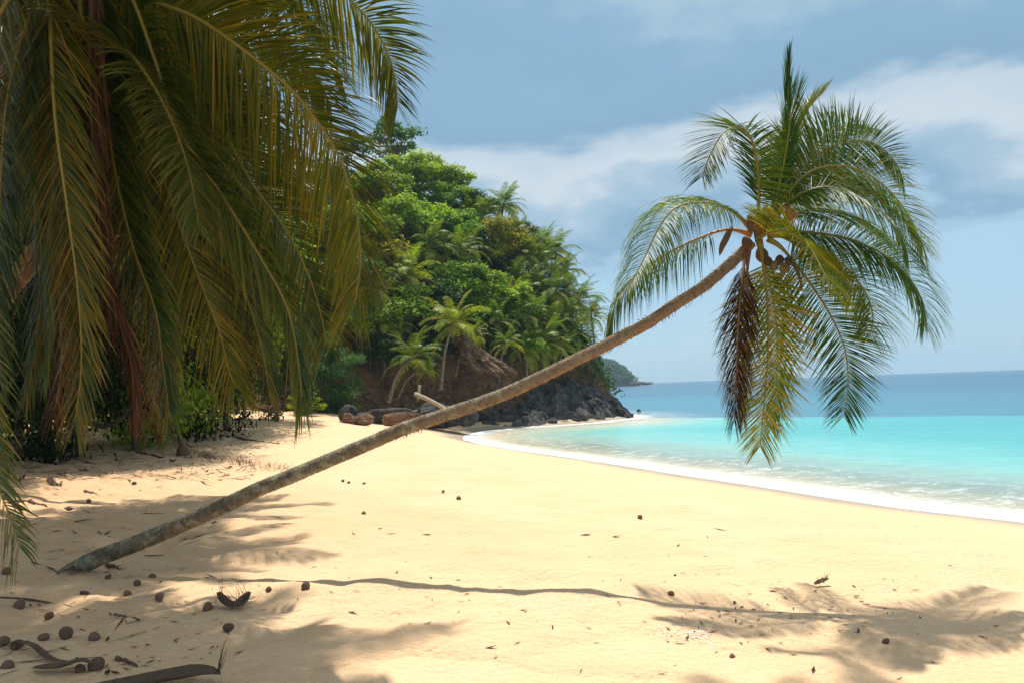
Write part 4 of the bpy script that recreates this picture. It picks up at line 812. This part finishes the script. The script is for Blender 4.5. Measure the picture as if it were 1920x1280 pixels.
# ------------------------------------------------------------------ things lying on the sand
r_ = np.random.default_rng(71)
CN = [coconut_mesh('coconut', HUSK if k % 3 else DARKHUSK, 80 + k, 1.08 + .14 * (k % 4)) for k in range(6)]
SZ = FX
for k, (px, py, w, lab) in enumerate([
    (1200, 968, 12, 'round brown coconut alone in the middle of the open sunlit sand'),
    (1258, 1111, 14, 'brown coconut near the end of the trunk shadow'),
    (1373, 1231, 14, 'dark coconut at the edge of the shade close to the camera'),
    (1661, 1201, 14, 'brown coconut on the bright sand seaward of the palm crown shadow'),
    (860, 933, 10, 'small coconut below the trunk on the sunlit sand, seaward one of two'),
    (682, 960, 10, 'small coconut below the trunk on the sunlit sand, inland one of two'),
    (573, 1098, 20, 'pale topped coconut at the rim of the grove shadow'),
    (504, 1103, 12, 'small broken coconut beside the pale topped one'),
    (390, 1137, 20, 'round brown coconut next to the boat shaped pod'),
    (429, 1172, 21, 'dark coconut just below the boat shaped pod'),
    (299, 1118, 22, 'low coconut in shade beside its dark twin husk'),
    (239, 1110, 16, 'upright coconut in shade inland of the low one'),
    (258, 1092, 17, 'tan coconut half buried near the palm foot'),
    (286, 1078, 12, 'tiny coconut on the sand close under the trunk'),
    (203, 1081, 12, 'small coconut right by the foot of the leaning palm'),
    (159, 1109, 15, 'grey coconut under the foot of the leaning palm'),
    (92, 1154, 19, 'tilted coconut near the long thin stick'),
    (37, 1131, 25, 'dark coconut lying on the long thin stick'),
    (125, 1186, 28, 'large grey oval coconut in the row of three'),
    (177, 1189, 24, 'large round brown coconut at the seaward end of the row of three'),
    (82, 1194, 17, 'small brown coconut at the inland end of the row of three'),
    (33, 1205, 24, 'shiny brown coconut above the dark dry stalk'),
    (6, 1201, 24, 'reddish coconut cut by the picture edge above the dark dry stalk'),
    (14, 1245, 25, 'dull coconut under the dark dry stalk'),
    (181, 1244, 30, 'ribbed coconut beside the flared stalk base'),
    (150, 1250, 24, 'cone shaped coconut on the flared stalk base'),
    (12, 1071, 20, 'brown coconut at the picture edge inland of the palm foot'),
    (130, 952, 12, 'dark coconut in the shade above the palm foot'),
    (167, 939, 10, 'small dark coconut on the shaded slope above the palm foot'),
    (654, 903, 7, 'tiny coconut under the trunk, one of a loose group by its shadow'),
    (643, 901, 7, 'tiny coconut at the inland end of the loose group under the trunk'),
    (683, 905, 7, 'tiny coconut at the seaward end of the loose group under the trunk'),
    (831, 921, 6, 'tiny dark coconut just above the small seaward coconut'),
    (252, 905, 8, 'small coconut on the sunny patch behind the hanging frond tips'),
    (65, 845, 9, 'dark coconut in the deep shade of the grove'),
    (219, 860, 9, 'dark coconut beside the tip of the rust brown dead frond')]):
    p_ = ground(px, py + w * .30); dep = p_[1]; rad = w / 2 / SZ * dep; me = CN[k % 6]; p_[2] += rad * (.5, .3, .55, .2)[k % 4]
    o = link('coconut', me, None, p_, (r_.uniform(.9, 1.9), r_.uniform(-.5, .5), r_.uniform(0, 6.3)), tuple(float(rad * .84 * q) for q in r_.uniform(.85, 1.12, 3))); tag(o, lab, 'coconut', 'coconuts fallen on the sand')
def stick(pts, w, lab, name='stick', M=None, cat='stick', lift=.015, grp=None, taper=.5, sides=8):
    Q = np.array([ground(x, y, lift) for x, y in pts]); b = Q[0].copy(); C_ = spline(Q - b, 14); wr = w * b[1] / SZ / 2; C_[:, 2] += .35 * wr * r_.normal(size=14); Vt, Ft = tube(C_, wr * np.linspace(1, taper, 14) * r_.uniform(.8, 1.2, 14), sides); return tag(link(name, mesh_np(name, Vt, Ft, M or DEBRIS), None, b), lab, cat, grp)
stick([(0, 1122), (40, 1124), (90, 1131), (165, 1145)], 4, 'long thin stick lying in the shade below the leaning palm')
stick([(30, 939), (60, 942), (88, 949)], 6, 'short dark stick beside the outermost hanging frond')
stick([(414, 817), (470, 825), (523, 833)], 6, 'straight driftwood stick on the sand beyond the hanging fronds', M=WOOD)
stick([(75, 845), (130, 858), (180, 872)], 4, 'thin curved branch on the shaded slope of the grove')
stick([(255, 808), (300, 812), (330, 822), (360, 838)], 6, 'bent green brown stalk behind the rust brown frond', M=WOOD)
stick([(258, 847), (300, 858), (328, 866)], 6, 'dark branch by the tip of the rust brown frond')
stick([(200, 1061), (228, 1067)], 7, 'flat piece of bark on the sand beside the palm foot', M=WOOD)
stick([(272, 1042), (307, 1043)], 2.5, 'thin twig on the sunlit sand under the trunk')
stick([(215, 1155), (262, 1163), (240, 1170)], 4, 'forked twig in the shade near the row of coconuts')
stick([(218, 1236), (240, 1243), (258, 1250)], 8, 'short thick stick seaward of the ribbed coconut')
stick([(1430, 1247), (1437, 1240)], 3, 'tiny upright twig in the shade at the bottom')
stick([(1810, 1257), (1826, 1261)], 3, 'thin twig on the bright sand near the bottom edge')
stick([(160, 922), (186, 928)], 7, 'short dark branch on the shaded slope above the trunk')
stick([(60, 1055), (95, 1068), (110, 1078)], 4, 'twig running down to the foot of the leaning palm')
# pale fallen log and stump by the earth bank
Q = np.array([at(778, 738, 72), at(806, 750, 71.5), at(842, 770, 71)]); Vt, Ft = tube(spline(Q, 14) - Q[0], np.linspace(.2, .16, 14), 10); tag(link('log', mesh_np('log', Vt, Ft, PALEWOOD), None, Q[0]), 'pale fallen log sloping down the earth bank', 'log')
Q = np.array([at(785, 748, 72.3), at(785.5, 735, 72.3), at(787, 721, 72.3)]); Vt, Ft = tube(spline(Q, 10) - Q[0], np.linspace(.15, .12, 10) * (1 + .1 * np.sin(np.arange(10))), 10); tag(link('stump', mesh_np('stump', Vt, Ft, PALEWOOD), None, Q[0]), 'pale broken stump standing at the top of the fallen log', 'stump')
for px, py, w, h, lab in [(382, 768, 9, 26, 'dark stump nearest the grove in the row under the young palm'), (398, 769, 10, 24, 'middle dark stump in the row under the young palm'), (418, 768, 9, 24, 'seaward dark stump in the row under the young palm'), (458, 782, 5, 34, 'thin upright post standing in the sand past the young palm'), (320, 790, 8, 30, 'thin dark post standing on the sand behind the fronds'), (341, 852, 15, 28, 'dark broken stump in the sand with rusty leaves')]:
    b = ground(px, py); k = b[1] / SZ; Vt, Ft = tube(spline([[0, 0, -.1], [.15 * w * k, 0, h * k * .5], [-.1 * w * k, 0, h * k]], 10), w * k / 2 * np.linspace(1.5, .8, 10) * r_.uniform(.85, 1.15, 10), 9); tag(link('stump', mesh_np('stump', Vt, Ft, DEBRIS), None, b), lab, 'stump', 'stumps of the grove')
# dry pods and stalks
def pod(C_, w, depth_, name, lab, cat, M=DEBRIS, fib=0, fdir=(0, 0, 1), flen=.2):
    """open boat-shaped husk: a trough swept along C_, walls given thickness"""
    C_ = np.asarray(C_, float); b = C_[0].copy(); C_ = spline(C_ - b, 18); T, S, Nn = frames(C_); u = np.linspace(0, 1, 18); W = w * np.sin(np.clip(u * .94 + .04, 0, 1) * math.pi) ** .6; a = np.linspace(-1.25, 1.25, 9)
    ring = lambda k: C_[:, None] + S[:, None] * (np.sin(a)[None] * (W * k)[:, None])[..., None] + Nn[:, None] * ((1 - np.cos(a))[None] * (W * k * depth_)[:, None])[..., None]
    o_, i_ = ring(1.0), ring(.88); V = np.concatenate([o_, i_[:, ::-1]], 1); m_ = 18; V = V.reshape(-1, 3)
    i = np.arange(17)[:, None] * m_; j = np.arange(m_)[None]; k = (j + 1) % m_; F = np.stack([i + j, i + k, i + m_ + k, i + m_ + j], -1).reshape(-1, 4)
    e_ = tag(link(name, mesh_np(name, V, F, M), None, b), lab, cat)
    if fib:
        parts = []
        for q in range(fib):
            s0 = C_[int(r_.integers(3, 15))] + r_.normal(size=3) * w * .3; e1 = s0 + (nrm(np.array(fdir) + r_.normal(size=3) * .35)) * flen * r_.uniform(.5, 1.2); parts.append(tube(spline([s0, (s0 + e1) / 2 + r_.normal(size=3) * .01, e1], 5), np.linspace(.004, .0015, 5), 6, False))
        Vt, Ft = join(parts); tag(link('fibres', mesh_np('fibres', Vt, Ft, M), e_), kind='stuff')
    return e_
pod([ground(409, 1130, .14), ground(424, 1139, .05), ground(447, 1142, .05), ground(469, 1132, .17)], .075, .8, 'dry_pod', 'boat shaped dry flower pod with thin stalks sticking up', 'palm pod', fib=22, fdir=(-.3, 0, 1), flen=.28)
pod([ground(90, 895, .14), ground(97, 906, .04), ground(108, 911, .04), ground(116, 907, .10)], .09, .8, 'dry_pod', 'curled dark husk on the shaded slope above the palm foot', 'palm pod', fib=8, flen=.15)
pod([ground(1528, 1101, .04), ground(1540, 1099, .06), ground(1555, 1096, .10)], .06, .7, 'dry_pod', 'frayed grey husk on the bright sand above the crown shadow', 'palm pod', WOOD, 16, (.2, 0, 1), .13)
pod([ground(122, 1072, .02), ground(138, 1075, .06), ground(150, 1073, .03)], .10, .7, 'dry_pod', 'frayed husk tucked under the foot of the leaning palm', 'palm pod', fib=14, flen=.12)
pod([ground(0, 1218, .04), ground(35, 1222, .10), ground(62, 1229, .10), ground(95, 1243, .04), ground(135, 1248, .04)], .05, .4, 'dry_stalk', 'dark dry frond stalk arching across the corner of the sand', 'frond stalk')
pod([ground(60, 1258, .03), ground(110, 1262, .05), ground(150, 1262, .12), ground(172, 1262, .1)], .085, .6, 'dry_stalk', 'flared dry stalk base lying among the coconuts', 'frond stalk', M=DEBRIS)
pod([ground(150, 1296, .0), ground(250, 1292, .03), ground(330, 1288, .08), ground(390, 1282, .11), ground(414, 1280, .09)], .15, .7, 'dry_stalk', 'big dark ribbed stalk base at the bottom edge with bristles', 'frond stalk')
bs = ground(411, 1280, .12); parts = []
for q in range(14):
    e1 = bs + np.array([.05 + .03 * r_.normal(), .05 * r_.normal(), .30 * r_.uniform(.5, 1.1)]); s0 = bs + r_.normal(size=3) * .012; parts.append(tube(spline([s0, (s0 + e1) / 2 + r_.normal(size=3) * .008, e1], 5), np.linspace(.004, .0012, 5), 6, False))
Vt, Ft = join(parts); tag(link('bristle_tuft', mesh_np('bristle_tuft', Vt - bs, Ft, DEBRIS), None, bs), 'upright tuft of dry bristles at the end of the ribbed stalk base', 'dry tuft')
# fallen dry fronds
for k, (px, py, a_, s_, lab) in enumerate([(270, 862, 2.9, .35, 'dry frond lying past the tip of the rust brown dead frond'), (160, 820, .3, .5, 'dry frond lying in the litter under the grove'), (60, 835, 2.2, .5, 'dry frond lying at the foot of the grey slanting trunk'), (300, 790, .2, .55, 'dry frond lying behind the dark broken stump'), (420, 782, 3.0, .5, 'dry frond lying under the young drooping palm'), (230, 800, 2.6, .5, 'dry frond lying by the thick reddish trunk'), (345, 840, .4, .35, 'rusty dry frond leaning on the dark broken stump')]):
    b = ground(px, py, .06); Pp = np.array([[0, 0, 0], [1.2, .1, .12], [2.4, .35, .08], [3.4, .8, .02]]); C_, out = frond_geo(Pp, r_, n=50, Lmax=.6, wid=.03, roll=0, droop=.25, lift=.0, fwd=(40, 66), st=5, tint=(.1, .8), fold=False)
    for A_, _, _ in out: A_[..., 2] = np.clip(A_[..., 2], -.02, .3)
    V, F, T = leaf_join(out); e_ = tag(link('fallen_frond', mesh_np('fallen_frond', V, F, DRYF, {'tint': T}), None, b, (0, 0, a_), s_), lab, 'palm frond', 'dry fronds lying on the sand')
    Vt, Ft = tube(C_[::6], np.linspace(.04, .006, len(C_[::6])), 6); link('midrib', mesh_np('midrib', Vt, Ft, RIB_D), e_)
# dead grass line and leaf litter
Cg = []; 
for k in range(520):
    t = r_.random(); px, py = 330 + 220 * t + r_.normal() * 6, 848 + 34 * t + r_.normal() * 3.5; b = ground(px, py); h = r_.uniform(.05, .4) * (1 - .6 * t); s = np.array([.008, 0, 0]); q = r_.normal(size=3) * [.12, .1, 0]; Cg.append([b - s, b + s, b + s * .3 + q + [0, 0, h], b - s * .3 + q + [0, 0, h]])
V = np.array(Cg).reshape(-1, 3); tag(link('dry_grass', mesh_np('dry_grass', V, np.arange(len(V)).reshape(-1, 4), DRYF, {'tint': np.repeat(r_.random(len(Cg)), 4)}, False)), 'line of dry grass and twigs on the sand ridge behind the trunk', 'dry grass', kind='stuff')
pts = []
for k in range(2000):
    z_ = r_.random() * (1 if k < 900 else .55)
    if z_ < .55: px, py = r_.uniform(0, 480), r_.uniform(770, 900)
    elif z_ < .78: px, py = r_.uniform(0, 420), r_.uniform(880, 1280)
    elif z_ < .88: px, py = r_.normal(1480, 130), r_.normal(1150, 28)
    elif z_ < .93: px, py = r_.uniform(420, 1900), r_.uniform(980, 1280)
    else: px, py = r_.uniform(600, 1350), r_.normal(1130, 60)
    pts.append(ground(px, min(py, 1290), .012))
pts = np.array(pts); parts = []
for p_ in pts:
    a_ = r_.uniform(0, 6.3); tw_ = p_[0] < -4.5 and r_.random() < .45; l_ = r_.uniform(.02, .075) * (2.6 if p_[1] > 16 else 1.1) * (r_.uniform(2, 5) if tw_ else 1); dd = np.array([math.cos(a_), math.sin(a_), r_.uniform(-.05, .12)]) * l_; w_ = np.array([-math.sin(a_), math.cos(a_), r_.uniform(-.1, .2)]) * l_ * (.05 if tw_ else r_.uniform(.08, .35)); parts.append([p_ - dd, p_ + w_, p_ + dd + [0, 0, .01], p_ - w_])
V = np.array(parts).reshape(-1, 3); tag(link('leaf_litter', mesh_np('leaf_litter', V, np.arange(len(V)).reshape(-1, 4), DRYF, {'tint': np.repeat(r_.random(len(parts)) * .6, 4)}, False)), 'scraps of dry leaf and twig strewn over the sand', 'litter', kind='stuff')
pts = np.array([ground(r_.normal(1300, 40) if k % 2 else r_.normal(1580, 110), r_.normal(1190, 13) if k % 2 else r_.normal(1155, 22), .008) for k in range(420)])
V, F = leaf_quads(pts, nrm(r_.normal(size=pts.shape) * .3 + [0, 0, 1]), .028, r_, .7); g = G('shell_bits')
tag(link('shell_fragments', mesh_np('shell_fragments', V, F, g.out(g.pbr((.75, .72, .66), .6)), None, False)), 'white bits of shell and coral strewn by the crown shadow', 'shells', kind='stuff')

# ------------------------------------------------------------------ sea air
HAZE = True
if HAZE:
    bm = bmesh.new(); bmesh.ops.create_cube(bm, size=1); me = bpy.data.meshes.new('haze'); bm.to_mesh(me); bm.free()
    hz = link('haze', me, None, (0, 1600, 29), None, (7600, 4200, 78)); M, t, o = mat('haze'); pv = t.nodes.new('ShaderNodeVolumePrincipled')
    pv.inputs['Color'].default_value = (.55, .80, 1, 1); pv.inputs['Density'].default_value = .00022; pv.inputs['Anisotropy'].default_value = .2
    t.links.new(pv.outputs[0], o.inputs['Volume']); me.materials.append(M); tag(hz, 'thin sea haze over the whole bay', 'haze', kind='stuff')
